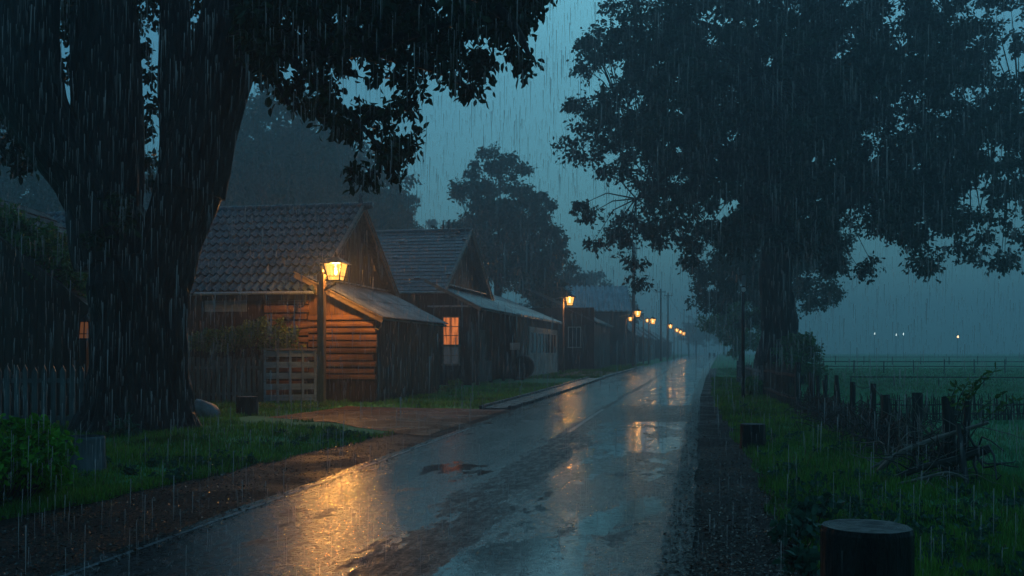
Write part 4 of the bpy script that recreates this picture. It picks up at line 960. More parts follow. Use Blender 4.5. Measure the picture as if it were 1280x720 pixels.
def branch(name, pts, rad, label, m, twigs=10, seed=0, cat='branch'):
    rr = np.random.default_rng(seed); p_, r_ = catmull(pts, rad, 6)
    base = Vector(pts[0]); t = thing(name, label, cat, base, 0)
    mb = MB(); mb.tube([v-base for v in p_], r_, 9, .25, seed); mb.build('stem', m, t)
    if twigs:
        A, Bq, r0 = [], [], []
        for k in range(twigs):
            i = rr.integers(2, len(p_)-1); p = np.array(p_[i]-base); d = rr.normal(0, 1, 3); d[2] = d[2]*.8+.1; d /= np.linalg.norm(d); r = r_[i]*.4
            for s_ in range(6):
                q = p+d*rr.uniform(.08, .17); A.append(p); Bq.append(q); r0.append(r); p = q; d = d+rr.normal(0, .35, 3); d /= np.linalg.norm(d); r *= .82
        obj('twigs', rod_mesh('twigs', A, Bq, r0, np.array(r0)*.8, 5), m, t)
    return t
def W_(px, py, Y): return at(px, py, Y)
branch('fallen_branch', [W_(1088, 600, 12.8), W_(1120, 570, 12.6), W_(1170, 549, 12.4), W_(1236, 528, 12.0)], [.03, .035, .032, .018], 'long pale branch propped across the fence, highest of the fallen ones', M['twig_pale'], 16, 1)
branch('fallen_branch', [W_(1100, 606, 12.3), W_(1150, 585, 12.2), W_(1195, 575, 12.1), W_(1238, 560, 11.9)], [.03, .04, .055, .05], 'thick dark broken branch below the long pale one', M['twig'], 14, 2)
branch('fallen_branch', [W_(1115, 607, 11.8), W_(1150, 599, 11.7), W_(1185, 591, 11.6), W_(1210, 600, 11.5)], [.016, .02, .018, .01], 'thin pale branch lying lowest against the fence', M['twig_pale'], 8, 3)
branch('fallen_branch', [W_(1090, 585, 13.2), W_(1135, 560, 13.0), W_(1160, 545, 12.9), W_(1150, 530, 12.9)], [.02, .024, .018, .01], 'forked thin branch tangled behind the long pale one', M['twig_pale'], 14, 4)
branch('fallen_branch', [W_(1198, 530, 12.2), W_(1203, 570, 12.0), W_(1212, 632, 11.7)], [.028, .034, .03], 'dark stick standing aslant right of the stout post', M['twig'], 5, 5)
# sapling
sp = W_(1215, 632, 11.6); t = thing('sapling', 'thin leafy sapling rising behind the stout fence post', 'sapling', (sp.x, 12.3, gz(sp.x, 12.3)))
LP, LD, LS_ = [], [], []
mb = MB()
for k, (tx, ty) in enumerate(((1245, 462), (1228, 470), (1210, 478), (1195, 482), (1252, 492), (1270, 500), (1218, 488))):
    tip = at(tx, ty, 12.3)-Vector((sp.x, 12.3, gz(sp.x, 12.3))); pts = [Vector((0, 0, 0)), Vector((tip.x*.3, .03*k-.1, tip.z*.45)), Vector((tip.x*.6, .05, tip.z*.78)), tip]
    p_, r_ = catmull(pts, [.012, .009, .006, .003], 6); mb.tube(p_, r_, 5)
    for i in range(12, len(p_)):
        for s_ in range(2): LP.append(p_[i]); LD.append((random.uniform(-1, 1), random.uniform(-1, 1), random.uniform(-.1, .9))); LS_.append(random.uniform(.07, .12))
mb.build('stem', M['twig'], t); obj('leaves', leaf_mesh('leaves', np.array(LP), np.array(LD), np.array(LS_), .38, True), M['leaf_hedge'], t)
# wire netting bottom right
A_, B2 = [], []
nn = thing('wire_netting', 'torn wire netting overgrown with stalks at the right edge', 'wire netting', (6.0, 11.6, gz(6, 11.6)))
for i in range(26):
    for j in range(16):
        def q(i, j): return np.array([i*.09+.03*math.sin(j*.9+i), -.9*i*.09*.5+.03*math.sin(i*1.7+j), j*.06+.03*math.sin(i*.8)])
        A_ += [q(i, j), q(i, j)]; B2 += [q(i+1, j+(j+i) % 2*.0+0), q(i, j+1)]
A_ = np.array(A_); B2 = np.array(B2); keep = rng.random(len(A_)) < .72
obj('wires', rod_mesh('wires', A_[keep], B2[keep], .0035, .0035, 4), M['twig'], nn)
for i in (0, 13, 26): mb = MB(); mb.tube([(i*.09, -.9*i*.045, 0), (i*.09+.05, -.9*i*.045, 1.0)], .022, 7); mb.build('stake', M['post_wood'], nn)

# low wattle fence across the field, and far rail fences
t = thing('wattle_fence', 'low dark fence of upright sticks crossing the near field at the right', 'fence', (9.4, 27, gz(9.4, 27)))
A_, B2 = [], []
for k in range(420):
    x = k*.033+rng.normal(0, .02); h = rng.uniform(.34, .62); A_.append((x, .25*math.sin(x*.5), -.2)); B2.append((x+rng.normal(0, .05), .25*math.sin(x*.5)+rng.normal(0, .05), h))
o = obj('sticks', rod_mesh('sticks', A_, B2, .019, .011, 5), M['post_wood'], t); o['kind'] = 'stuff'
mb = MB()
for z in (.05, .3): mb.tube([(x*.7, .25*math.sin(x*.35)+.02, z+.02*math.sin(x*2)) for x in range(21)], .022, 6)
mb.build('woven_rods', M['post_wood'], t)
def rail_fence(label, A, B_, n, h, zs, r=.05):
    A, B_ = Vector((*A, 0)), Vector((*B_, 0)); t = thing('field_fence', label, 'fence', (A.x, A.y, rise(A.y)))
    for i in range(n):
        p = (B_-A)*(i/(n-1)); mb = MB(); mb.tube([(p.x, p.y, -.2), (p.x+random.uniform(-.04, .04), p.y, h+random.uniform(-.08, .08))], [r, r*.8], 6); mb.build('post', M['post_wood'], t)
    for z in zs: mb = MB(); mb.beam((0, 0, z), (B_.x-A.x, B_.y-A.y, z), .04, .06); mb.build('rail', M['post_wood'], t)
rail_fence('far rail fence with upright posts running across the field below the lamps', (21, 74), (66, 70), 22, .95, (.85, .5))
rail_fence('low wire fence line across the middle of the field', (17, 50), (40, 46.5), 12, .45, (.42,), .03)
rail_fence('farthest faint fence at the end of the field', (30, 112), (110, 112), 26, .9, (.85,), .06)

# ------------------------------------------------------------------ stumps, planter, boulder
def stump(px, Y, r, h, label, hollow=False, m='bark', name='tree_stump', cat='stump', x=None):
    x = (px-640)/F*Y if x is None else x; g_ = gz(x, Y)
    t = thing(name, label, cat, (x, Y, g_))
    mb = MB(); zs = [(-.08, 1.12), (.05, 1.05), (h*.5, 1.0), (h-.03, 1.0), (h, .965)]; n = 40; vs = []; fs = []
    for z, k in zs:
        for i in range(n):
            a = 2*math.pi*i/n; rr = r*k*(1+.05*mnoise.noise(Vector((math.cos(a)*3, math.sin(a)*3, px*.1)))+.018*mnoise.noise(Vector((math.cos(a)*14, math.sin(a)*14, z*.6))))
            vs.append((rr*math.cos(a), rr*math.sin(a), z))
    for j in range(len(zs)-1):
        for i in range(n): fs.append((j*n+i, j*n+(i+1) % n, (j+1)*n+(i+1) % n, (j+1)*n+i))
    mb.add(vs, fs); mb.build('bark', M[m], t, False)
    tp = MB(); rings = [.965, .7, .4, .15]; vs = []; fs = []
    for q, k in enumerate(rings):
        for i in range(n):
            a = 2*math.pi*i/n; rr = r*k*(1+.05*mnoise.noise(Vector((math.cos(a)*3, math.sin(a)*3, px*.1)))); z = h+.012*mnoise.noise(Vector((rr*math.cos(a)*9, rr*math.sin(a)*9, 1)))
            if hollow and q >= 1: z = h-.22
            if q == 0: z = h
            vs.append((rr*math.cos(a), rr*math.sin(a), z))
    for j in range(len(rings)-1):
        for i in range(n): fs.append((j*n+i, j*n+(i+1) % n, (j+1)*n+(i+1) % n, (j+1)*n+i))
    fs.append(tuple(3*n+i for i in range(n))); tp.add(vs, fs); tp.build('cut_top' if not hollow else 'hollow', M['stump_top'], t)
    return t
stump(1083, 5.55, .245, .75-.02, 'big dark sawn stump in the right foreground')
stump(941, 17.6, .22, .44, 'small dark stump on the gravel edge at the right of the road')
stump(309, 26.6, .28, .5, 'dark round stump in the grass before the dark fence')
stump(106, 13.5, .26, .46, 'pale grey hollow log tub by the bright green bush', True, 'grey_wood', 'log_planter', 'planter')
stump(1199, 4.9, .11, .40, 'small stump barely showing at the bottom right edge')
def rock(p, r, label, seed, squash=(1, .8, .7), tilt=0):
    mb = MB(); n = 18; vs = []; fs = []
    for j in range(n//2+1):
        for i in range(n):
            th = math.pi*j/(n//2); a = 2*math.pi*i/n; v = Vector((math.sin(th)*math.cos(a), math.sin(th)*math.sin(a), math.cos(th)))
            k = r*(1+.22*mnoise.noise(v*1.4+Vector((seed, 0, 0)))+.07*mnoise.noise(v*4+Vector((seed, 0, 0))))
            vs.append(Matrix.Rotation(tilt, 3, 'Y') @ Vector((v.x*k*squash[0], v.y*k*squash[1], v.z*k*squash[2])))
    for j in range(n//2):
        for i in range(n): fs.append((j*n+i, j*n+(i+1) % n, (j+1)*n+(i+1) % n, (j+1)*n+i))
    mb.add(vs, fs); o = mb.build('boulder', M['stone'], None, True); o.location = p; tag(o, label, 'boulder'); return o
p = at(258, 512, 25.2); rock((p.x, p.y, gz(p.x, p.y)+.16), .42, 'slanting pale grey boulder right of the big trunk', 3, (1.0, .6, .55), .55)

# ------------------------------------------------------------------ trees
def noise_path(p0, p1, k, amp, seed):
    p0, p1 = Vector(p0), Vector(p1); out_ = []
    for i in range(k+1):
        q = i/k; p = p0.lerp(p1, q); e = math.sin(q*math.pi)
        out_.append(p+Vector((mnoise.noise(Vector((seed, q*2.3, 0))), mnoise.noise(Vector((seed, q*2.3, 9))), mnoise.noise(Vector((seed, q*2.3, 17)))))*amp*e)
    return out_

# --- the great forked tree at the left
Y0 = 20.3
def L0(px, py, dy=0): return at(px, py, Y0) + Vector((0, dy, 0))
T0 = L0(172, 548); T0.z = gz(T0.x, T0.y)
LT = thing('forked_tree', 'massive dark many-stemmed tree filling the left foreground', 'tree', T0)
PXM = Y0/F
tr = MB()
def stem(pts, rad, seed, n=44, bark=.12, dys=None):
    P = [L0(a, b_, (dys[i] if dys else 0))-T0 for i, (a, b_) in enumerate(pts)]; p_, r_ = catmull(P, [r*PXM for r in rad], 16); tr.tube(p_, r_, int(n*1.9), bark, seed)
stem([(168, 572), (170, 545), (172, 515), (174, 460), (175, 400), (172, 355), (170, 322)], [106, 82, 67, 58, 54, 58, 46], 1, 80, .16)
for k, (ex, ey, dy) in enumerate(((100, 566, -.9), (236, 562, -.6), (205, 574, -1.3), (135, 575, -1.2), (255, 552, .3), (170, 578, -1.4))):   # root flares
    stem([(168, 490), ((168+ex)/2+(ex-168)*.12, 540), (ex, ey+8)], [38, 30, 7], 30+k, 34, .2, (0, dy*.5, dy))
stem([(150, 330), (140, 285), (108, 225), (78, 180), (56, 130), (50, 60), (52, 0), (40, -110), (10, -260)], [44, 44, 37, 36, 38, 37, 34, 24, 8], 2, dys=(0, 0, -.1, -.3, -.5, -.6, -.6, -.5, -.4))
stem([(142, 330), (133, 285), (130, 200), (124, 100), (124, 0), (125, -120), (140, -300)], [46, 43, 42, 41, 38, 28, 8], 3, dys=(0, 0, .2, .3, .3, .3, .2))
stem([(194, 362), (202, 335), (215, 295), (235, 235), (248, 175)], [40, 40, 35, 39, 38], 4)
stem([(226, 240), (220, 170), (212, 100), (210, 0), (200, -120), (210, -260)], [30, 24, 20, 18, 15, 6], 5, 28, dys=(0, .2, .3, .4, .5, .6))
stem([(238, 240), (251, 180), (271, 110), (287, 45), (302, -20), (335, -110), (380, -240)], [42, 41, 38, 40, 34, 26, 8], 6)
stem([(55, 160), (10, 120), (-50, 70), (-120, 0)], [14, 12, 9, 5], 7, 20)
tr.build('trunk', M['bark'], LT, True)
bo = MB()
def bough(pts, rad, ys_, seed):
    P = [at(a, b_, y)-T0 for (a, b_), y in zip(pts, ys_)]; p_, r_ = catmull(P, [r*PXM for r in rad], 7); bo.tube(p_, r_, 12, .15, seed); return p_
bough([(295, 20), (350, 45), (395, 62), (450, 62), (520, 40), (600, 10), (660, -30)], [20, 13, 10, 8, 6, 4, 2], (20.3, 19.5, 18.6, 17.8, 17.2, 16.8, 16.5), 11)
bough([(345, 48), (375, 85), (410, 120), (445, 150), (475, 185)], [8, 5.5, 4, 3, 1.5], (19.5, 18.6, 17.6, 17.0, 16.6), 12)
bough([(310, -30), (400, -50), (500, -40), (590, -10), (640, 30), (662, 70)], [24, 18, 12, 8, 5, 2], (20.3, 19, 18, 17, 16.6, 16.4), 13)
bough([(450, 60), (500, 75), (550, 90), (590, 112)], [5, 4, 3, 1.5], (17.8, 17.3, 17, 16.8), 14)
bough([(300, 40), (320, 70), (345, 100), (360, 130)], [8, 5, 4, 2], (20.3, 19.3, 18.6, 18.2), 15)
bough([(290, -80), (400, -160), (520, -180), (640, -160)], [22, 16, 10, 4], (20.3, 18, 17, 16), 16)
bough([(120, -60), (60, -130), (-80, -180)], [24, 16, 6], (20.3, 19, 18), 17)
bo.build('boughs', M['bark'], LT, True)
cl_ = []   # foliage clusters (px, py, Y, r px)
edge_pts = [(318, 62), (335, 95), (350, 112), (372, 98), (386, 70), (395, 95), (402, 108), (372, 125), (330, 75), (350, 60), (415, 70), (430, 80), (470, 65), (500, 62), (480, 88), (505, 95), (520, 108), (530, 75), (548, 60), (560, 82), (573, 95), (590, 108), (602, 88), (590, 70), (575, 50), (610, 62), (560, 55),
            (630, 40), (648, 60), (660, 78), (645, 30), (655, 15), (668, 5), (625, 20), (600, 30), (418, 140), (436, 150), (452, 140), (468, 138), (490, 135), (440, 160), (485, 172), (500, 182), (515, 178), (478, 192), (492, 205), (460, 213), (445, 214), (505, 130), (408, 125), (395, 135)]
for a, b_ in edge_pts:
    cl_.append((a, b_, 17.2+random.uniform(-.6, .6) if a > 400 else 18.6+random.uniform(-.6, .6), random.uniform(15, 23)))
for k in range(330):
    a = random.uniform(300, 675); lim = np.interp(a, [300, 340, 420, 480, 560, 620, 675], [70, 80, 55, 60, 62, 30, 5]); b_ = random.uniform(-160, lim-8)
    if a > 600 and b_ > 30: continue
    cl_.append((a, b_, random.uniform(16, 20.5), random.uniform(18, 30)))
for k in range(60): cl_.append((random.uniform(170, 300), random.uniform(-120, 40), random.uniform(21, 24), random.uniform(20, 34)))
for k in range(40): cl_.append((random.uniform(-60, 170), random.uniform(-140, 20), random.uniform(20.5, 24), random.uniform(20, 34)))
for a, b_ in ((90, 20), (88, 45), (92, 70), (88, 95), (90, 0), (182, 90), (178, 60), (185, 130), (184, 165), (186, 200), (187, 225), (235, 45), (233, 80), (238, 110), (236, 140), (5, 145), (15, 160), (30, 175), (18, 190), (38, 200), (0, 175), (28, 208), (-5, 195), (2, 30), (0, 75), (5, 10), (148, 250), (158, 275), (120, 295)):
    cl_.append((a, b_, 21.5 if b_ < 240 else 19.35, random.uniform(9, 15)))
for k in range(200): cl_.append((random.uniform(-260, 760), random.uniform(-330, -120), random.uniform(14, 27), random.uniform(30, 50)))
cs = np.array([at(a, b_, y)-T0 for a, b_, y, r in cl_]); rs = np.array([r*y/F for a, b_, y, r in cl_])
P, D, S, tb, te = blob_leaves(cs, rs*1.15, 81, .155, .85, .45)
obj('crown', leaf_mesh('crown', P, D, S, .50, True), M['leaf_near'], LT)
obj('twigs', rod_mesh('twigs', tb, te, .009, .003, 3), M['twig'], LT)
print('left tree leaves', len(P))

# --- generic tree: trunk, limbs and an uneven crown of leaf clumps
def make_tree(name, label, loc, h, crown, n_cl, per, leaf, m_leaf, m_bark, tr_r, limbs=9, seed=1, group=None, flat=.6, droop=.3, cr=1.1, trunk_top=None, fine=False, hole=0.0, lowcut=None, cat='tree'):
    """crown = list of ellipsoids (cx, cy, cz, rx, ry, rz) relative to the base"""
    global rng
    rr = np.random.default_rng(seed); t = thing(name, label, cat, loc, 0, group)
    tt = trunk_top or h*.45
    mb = MB(); p_ = noise_path((0, 0, -.2), (0, 0, tt), 10, tr_r*.5, seed*1.3)
    rad = [tr_r*(1.35-.35*min(1, i/2.5)) * (1-.25*i/10) for i in range(11)]
    p2, r2 = catmull(p_, rad, 4); mb.tube(p2, r2, 28, .14, seed)
    skel = []
    vols = np.array([e[3]*e[4]*e[5] for e in crown]); vols = vols/vols.sum()
    for k in range(limbs):
        e = crown[rr.choice(len(crown), p=vols)]; a = 2*math.pi*(k+rr.random()*.6)/limbs; q = rr.uniform(.45, .85)
        end = Vector((e[0]+e[3]*q*math.cos(a), e[1]+e[4]*q*math.sin(a), e[2]+e[5]*rr.uniform(-.5, .7)))
        st = Vector((0, 0, tt*rr.uniform(.72, 1.0))); mid = st.lerp(end, .45)+Vector((0, 0, rr.uniform(.0, .18)*h))
        pp, rr_ = catmull([st, mid, end], [tr_r*.42, tr_r*.22, tr_r*.05], 7); mb.tube(pp, rr_, 9, .12, seed+k); skel += pp[3:]
    mb.build('trunk', m_bark, t, True)
    cs = []
    while len(cs) < n_cl:
        e = crown[rr.choice(len(crown), p=vols)]; v = rr.normal(size=3); v /= np.linalg.norm(v); v *= rr.random()**.40
        p = np.array(e[:3])+v*np.array(e[3:])
        nn_ = mnoise.noise(Vector(p*.33)+Vector((seed*7.1, 0, 0)))
        if nn_ < hole-.5 or (nn_ < hole and rr.random() < .8): continue
        if lowcut and p[2] < lowcut(p[0], p[1]): continue
        cs.append(p)
    cs = np.array(cs); sk = np.array([list(s) for s in skel])
    idx = [int(np.argmin(((sk-c)**2).sum(1))) for c in cs]
    mids = (sk[idx]+cs)/2; mids[:, 2] += .1*np.linalg.norm(cs-sk[idx], axis=1)
    A_ = np.concatenate([sk[idx], mids]); B_ = np.concatenate([mids, cs]); r0 = tr_r*.03
    obj('branches', rod_mesh('branches', A_, B_, np.concatenate([np.full(len(cs), r0*1.3), np.full(len(cs), r0)]), np.concatenate([np.full(len(cs), r0), np.full(len(cs), r0*.3)]), 4), m_bark, t)
    rng = np.random.default_rng(seed+50)
    rs = cr*rr.uniform(.6, 1.25, len(cs))
    P, D, S, tb, te = blob_leaves(cs, rs, per, leaf, flat, droop)
    obj('crown', leaf_mesh('crown', P, D, S, .62, fine), m_leaf, t)
    return t

# --- great oak at the right
def oak_low(x, y):
    r = math.hypot(x, y); a = math.atan2(y, x)
    return float(np.interp(r, [0, 3, 6, 9, 12, 14], [8.2, 7.2, 5.7, 4.9, 5.0, 6.4])) + 1.1*mnoise.noise(Vector((x*.35, y*.35, 4)))
ox, oy = (970-640)/F*54, 54.0
make_tree('great_oak', 'huge broad-crowned oak standing right of the road behind the old fence', (ox, oy, rise(oy)), 27,
          [(.7, 0, 14.8, 12.2, 11.5, 9.0), (-3.4, 0, 10.8, 8.4, 9, 6.5), (6.8, -1, 11.2, 9.5, 9, 7.2), (0.5, 0, 18, 10, 9, 8), (8.5, 0, 16.5, 8, 8, 8.5), (-4.5, 0, 17.5, 6.5, 8, 7)],
          1150, 198, .235, M['leaf_oak'], M['bark_far'], 1.0, 16, 5, cr=1.15, trunk_top=9.0, hole=-.05, lowcut=oak_low, flat=.55, droop=.35)
make_tree('roadside_tree', 'round-crowned tree standing behind the great oak, dimmed by haze', ((958-640)/F*78, 78, rise(78)), 15,
          [(0, 0, 8.6, 6.6, 6.2, 5.6), (-3.4, 0, 7.6, 3.6, 3.6, 3.2), (3.8, 0, 6.8, 3.2, 3.2, 3.4)], 230, 144, .26, M['leaf_bg'], M['bark_far'], .4, 9, 11, cr=1.0, trunk_top=5.5, hole=-.2)
make_tree('roadside_tree', 'small green tree leaning to the road beyond the sign post', ((926-640)/F*96, 96, rise(96)), 8,
          [(0, 0, 4.2, 3.0, 3.0, 3.2), (-1.8, 0, 5.0, 1.9, 1.9, 1.7)], 90, 126, .26, M['leaf_vine'], M['bark_far'], .2, 6, 12, cr=.9, trunk_top=3, hole=-.3)
make_tree('roadside_bush', 'leafy bush close against the right side of the oak trunk', ((1003-640)/F*51, 51, rise(51)), 3,
          [(0, 0, 1.4, 1.15, 1.1, 1.6)], 46, 108, .17, M['leaf_vine'], M['bark_far'], .06, 6, 13, cr=.55, trunk_top=1.2, hole=-.5, cat='bush')
make_tree('roadside_bush', 'low dark shrub in the grass at the foot of the slim sign post', ((950-640)/F*37.5, 37.5, rise(37)), 1,
          [(0, 0, .35, .8, .7, .45)], 24, 108, .12, M['leaf_vine'], M['bark_far'], .03, 4, 14, cr=.35, trunk_top=.3, hole=-.9, cat='bush')
# --- unseen trees added behind and beside the camera to keep the foreground dark
oak_src = bpy.data.objects['great_oak']
for i, (x, y, s_, lab) in enumerate(((-17, -3, .75, 'big unseen tree added for shade behind the camera on the village side'), (-2, -24, .9, 'big unseen tree added for shade farthest behind the camera'))):
    o = copy_tree(oak_src); o.location = (x, y, 0); o.rotation_euler = (0, 0, 1.3*i+1); o.scale = (s_, s_, s_); o['label'] = lab
# --- tall tree behind house 2
make_tree('village_tree', 'tall uneven tree rising behind the slate roofed house', ((622-640)/F*92, 92, rise(92)), 21,
          [(-.1, 0, 15.2, 4.1, 4.0, 4.6), (-.7, 0, 18.6, 2.2, 2.2, 2.4), (2.6, 0, 12.0, 3.6, 3.4, 4.8), (-1.6, 0, 11, 3.6, 3.4, 4.5), (4.4, 0, 8.8, 3.0, 3, 3.4)], 300, 135, .30, M['leaf_bg'], M['bark_far'], .4, 12, 21, cr=1.05, trunk_top=10, hole=-.12)
make_tree('village_tree', 'rounded tree right of the tall village tree, behind the street', ((688-640)/F*118, 118, rise(118)), 13,
          [(0, 0, 8.6, 4.0, 4, 4.6), (2.4, 0, 7.2, 2.6, 3, 3)], 130, 117, .34, M['leaf_bg'], M['bark_far'], .3, 8, 22, cr=1.1, trunk_top=6, hole=-.25)
make_tree('village_tree', 'faint tree in the haze above the tall metal roofed house', ((735-640)/F*165, 165, rise(165)), 15,
          [(0, 0, 10, 4.5, 4, 5.6), (5, 0, 8, 3.6, 3, 4), (-5, 0, 9, 3.6, 3, 4.4)], 120, 90, .45, M['leaf_bg'], M['bark_far'], .3, 8, 23, cr=1.4, trunk_top=6, hole=-.3)
# cypress tip
make_tree('cypress', 'small pointed cypress peeping over the slate roof ridge', ((541-640)/F*74, 74, rise(74)), 12,
          [(0, 0, 6, .75, .75, 6.2)], 60, 81, .2, M['leaf_bg'], M['bark_far'], .12, 5, 24, cr=.4, trunk_top=6, hole=-.9, flat=1.2)
# --- misty wood behind the houses, each tree its own
broad = make_tree('wood_tree', 'tall dim tree at the right end of the misty wood', (0, 0, 0), 26,
          [(0, 0, 17, 6.5, 6, 8.5), (3.2, 0, 12.5, 4.5, 4.5, 6), (-3.8, 0, 13, 4.5, 4.5, 6.5)], 230, 108, .44, M['leaf_bg'], M['bark_far'], .45, 11, 31, 'dim trees of the misty wood', cr=1.5, trunk_top=12, hole=-.15)
def make_conifer(label, loc, h, r, seed):
    rr = np.random.default_rng(seed); t = thing('wood_conifer', label, 'tree', loc, 0, 'dim trees of the misty wood')
    mb = MB(); mb.tube([(0, 0, -.2), (0, 0, h*.5), (0, 0, h)], [.38, .22, .03], 12); mb.build('trunk', M['bark_far'], t, True)
    A, B_, P, D = [], [], [], []
    z = h*.16
    while z < h*.985:
        k = 1-(z/h); rad = r*(k**.75)*rr.uniform(.75, 1.1)
        for a in range(int(5+rr.integers(0, 3))):
            an = rr.uniform(0, 6.283); ln = rad*rr.uniform(.65, 1.1); e = np.array([math.cos(an)*ln, math.sin(an)*ln, z-ln*.28]); s0 = np.array([0, 0, z]); A.append(s0); B_.append(e)
            n = int(10+ln*16); q = rr.random((n, 1))**.7; pp = s0*(1-q)+e*q+rr.normal(0, 1, (n, 3))*[.24, .24, .10]; P.append(pp); dd = rr.normal(0, .5, (n, 3))+e/np.linalg.norm(e); dd[:, 2] -= .7; D.append(dd)
        z += h*.026*rr.uniform(.8, 1.3)
    obj('branches', rod_mesh('branches', A, B_, .05, .015, 3), M['bark_far'], t)
    P = np.concatenate(P); D = np.concatenate(D); obj('crown', leaf_mesh('crown', P, D, rr.uniform(.35, .65, len(P)), .5), M['leaf_bg'], t)
    return t
coni = make_conifer('dim conifer', (0, 0, 0), 27, 4.2, 41)
wood = [ # px, Y, scale, kind, label
    (345, 104, 1.16, 'b', 'high rounded tree behind the tallest one of the wood'), (392, 108, 1.12, 'b', 'dim rounded tree over the middle of the tiled roof'), (432, 110, 1.02, 'c', 'pointed dim tree over the gable of the log house'), (462, 112, .96, 'b', 'dim rounded tree above the gap between the two houses'), (494, 114, .84, 'c', 'last dim conifer at the right end of the wood'), (290, 104, 1.15, 'b', 'dim tree hugging the right outline of the great trunk'), (5, 100, .95, 'c', 'dim conifer high at the left edge'), (40, 104, .95, 'b', 'dim tree over the left barn'),
    (325, 96, 1.02, 'b', 'tallest rounded tree of the misty wood, just right of the trunk'), (372, 101, .96, 'c', 'first dim conifer right of the tallest rounded wood tree'), (410, 92, .82, 'b', 'broad dim tree above the tiled roof ridge'),
    (448, 99, .80, 'b', 'broad dim tree near the right end of the misty wood'), (486, 96, .62, 'b', 'lowest tree at the right end of the misty wood'), (300, 112, 1.1, 'c', 'dim conifer peeping close beside the big right stem'),
    (425, 116, 1.0, 'c', 'faint conifer standing behind the broad dim trees'), (350, 120, 1.12, 'b', 'faint rounded tree deep in the misty wood'), (470, 122, .85, 'c', 'faint small conifer near the end of the wood'),
    (262, 98, .9, 'b', 'dim tree seen past the right outline of the trunk'), (20, 80, .72, 'b', 'dim tree low behind the left barn'), (60, 86, .62, 'c', 'low dim conifer left of the big trunk'), (-30, 84, .72, 'b', 'dim tree at the far left edge'),
    (186, 92, .8, 'b', 'dim tree seen through the fork of the big trunk'), (545, 170, .95, 'b', 'very faint tree in the gap left of the tall village tree'), (520, 190, .95, 'c', 'very faint conifer in the sky gap'), (110, 95, .7, 'b', 'dim tree hidden behind the left stems'),
    (575, 160, .7, 'b', 'very faint low tree behind the tall village tree')]
fb = fc = True
for i, (px, Y, s_, kd, lab) in enumerate(wood):
    src = broad if kd == 'b' else coni
    if kd == 'b' and fb: o = broad; fb = False
    elif kd == 'c' and fc: o = coni; fc = False
    else: o = copy_tree(src)
    x = (px-640)/F*Y; hill = 9*smooth(100, 300, Y)*smooth(-10, -90, x) if Y > 90 else 0
    o.location = (x, Y, gz(x, Y)+hill); o.rotation_euler = (0, 0, i*1.7); o.scale = (s_, s_, s_); o['label'] = lab
# far field tree line fading into the haze
far_b = None
for i, (px, Y, s_) in enumerate([(905, 300, .5), (870, 290, .45)]):
    o = copy_tree(broad); x = (px-640)/F*Y; o.location = (x, Y, rise(Y)-.3); o.rotation_euler = (0, 0, i*2.1); o.scale = (s_*1.5, s_*1.5, s_)
    o['label'] = ['right of the two trees lost in the haze past the road end', 'left of the two trees lost in the haze past the road end'][i]; o['group'] = 'trees past the road end'

# ------------------------------------------------------------------ bushes, hedge, vine, weeds
def clump(name, label, cat, cl_list, per, leaf, m, wide=.5, fine=True, flat=.9, droop=.2, stems=True, seed=1):
    global rng
    rng = np.random.default_rng(seed); c0 = Vector(cl_list[0][0]); g_ = gz(c0.x, c0.y); o0 = Vector((c0.x, c0.y, g_)); t = thing(name, label, cat, o0)
    cs = np.array([list(Vector(c)-o0) for c, r in cl_list]); rs = np.array([r for c, r in cl_list])
    P, D, S, tb, te = blob_leaves(cs, rs, per, leaf, flat, droop)
    obj('leaves', leaf_mesh('leaves', P, D, S, wide, fine), m, t)
    if stems:
        foot = np.array([[c[0]*.6, c[1]*.6, 0] for c in cs])
        for i, c in enumerate(cs): foot[i, 2] = gz(o0.x+foot[i, 0], o0.y+foot[i, 1])-g_ if stems == True else max(0, c[2]-.5)
        A = np.concatenate([foot, tb]); B_ = np.concatenate([cs, te]); obj('stems', rod_mesh('stems', A, B_, .008, .004, 4), M['twig'], t)
    return t
cl1 = [(at(random.uniform(-40, 72), random.uniform(545, 600), 11.3+random.uniform(-.5, .5)), random.uniform(.14, .24)) for k in range(58)]
cl1 += [(at(a, b_, 11.3), .13) for a, b_ in ((48, 530), (60, 540), (20, 532), (78, 552), (40, 538), (5, 528), (66, 575), (85, 560))]
clump('green_bush', 'bright green leafy bush in the bottom left corner before the pale fence', 'bush', cl1, 54, .085, M['leaf_bush'], .5, seed=2)
cl2 = []
for k in range(110):
    a = random.uniform(236, 372); b_ = random.uniform(np.interp(a, [236, 300, 340, 372], [418, 412, 398, 415]), np.interp(a, [236, 300, 340, 372], [434, 436, 437, 438])); cl2.append((at(a, b_, 34.15+random.uniform(-.25, .2)), random.uniform(.16, .30)))
clump('hedge', 'leafy hedge spilling over the dark fence beside the lit log wall', 'hedge', cl2, 72, .10, M['leaf_hedge'], .5, seed=3)
cl3 = []
for k in range(150):
    a = random.uniform(-30, 112); top = np.interp(a, [-20, 10, 40, 80, 112], [262, 262, 285, 295, 345]); bot = np.interp(a, [-20, 112], [300, 375]); cl3.append((at(a, random.uniform(top, bot), 25.4+random.uniform(-1.2, 1.4)), random.uniform(.18, .32)))
clump('climbing_vine', 'green climbing vine heaped over the old barn roof at the left', 'vine', cl3, 63, .13, M['leaf_vine'], .55, seed=4, stems='short')
cl4 = [(at(random.uniform(325, 425), random.uniform(505, 518), 31.5+random.uniform(-1.6, 1.2)), random.uniform(.10, .2)) for k in range(70)]
clump('weed_patch', 'yellow-green weeds lit by the street lamp at the foot of the lattice gate', 'weeds', cl4, 45, .07, M['leaf_weed'], .4, seed=5)
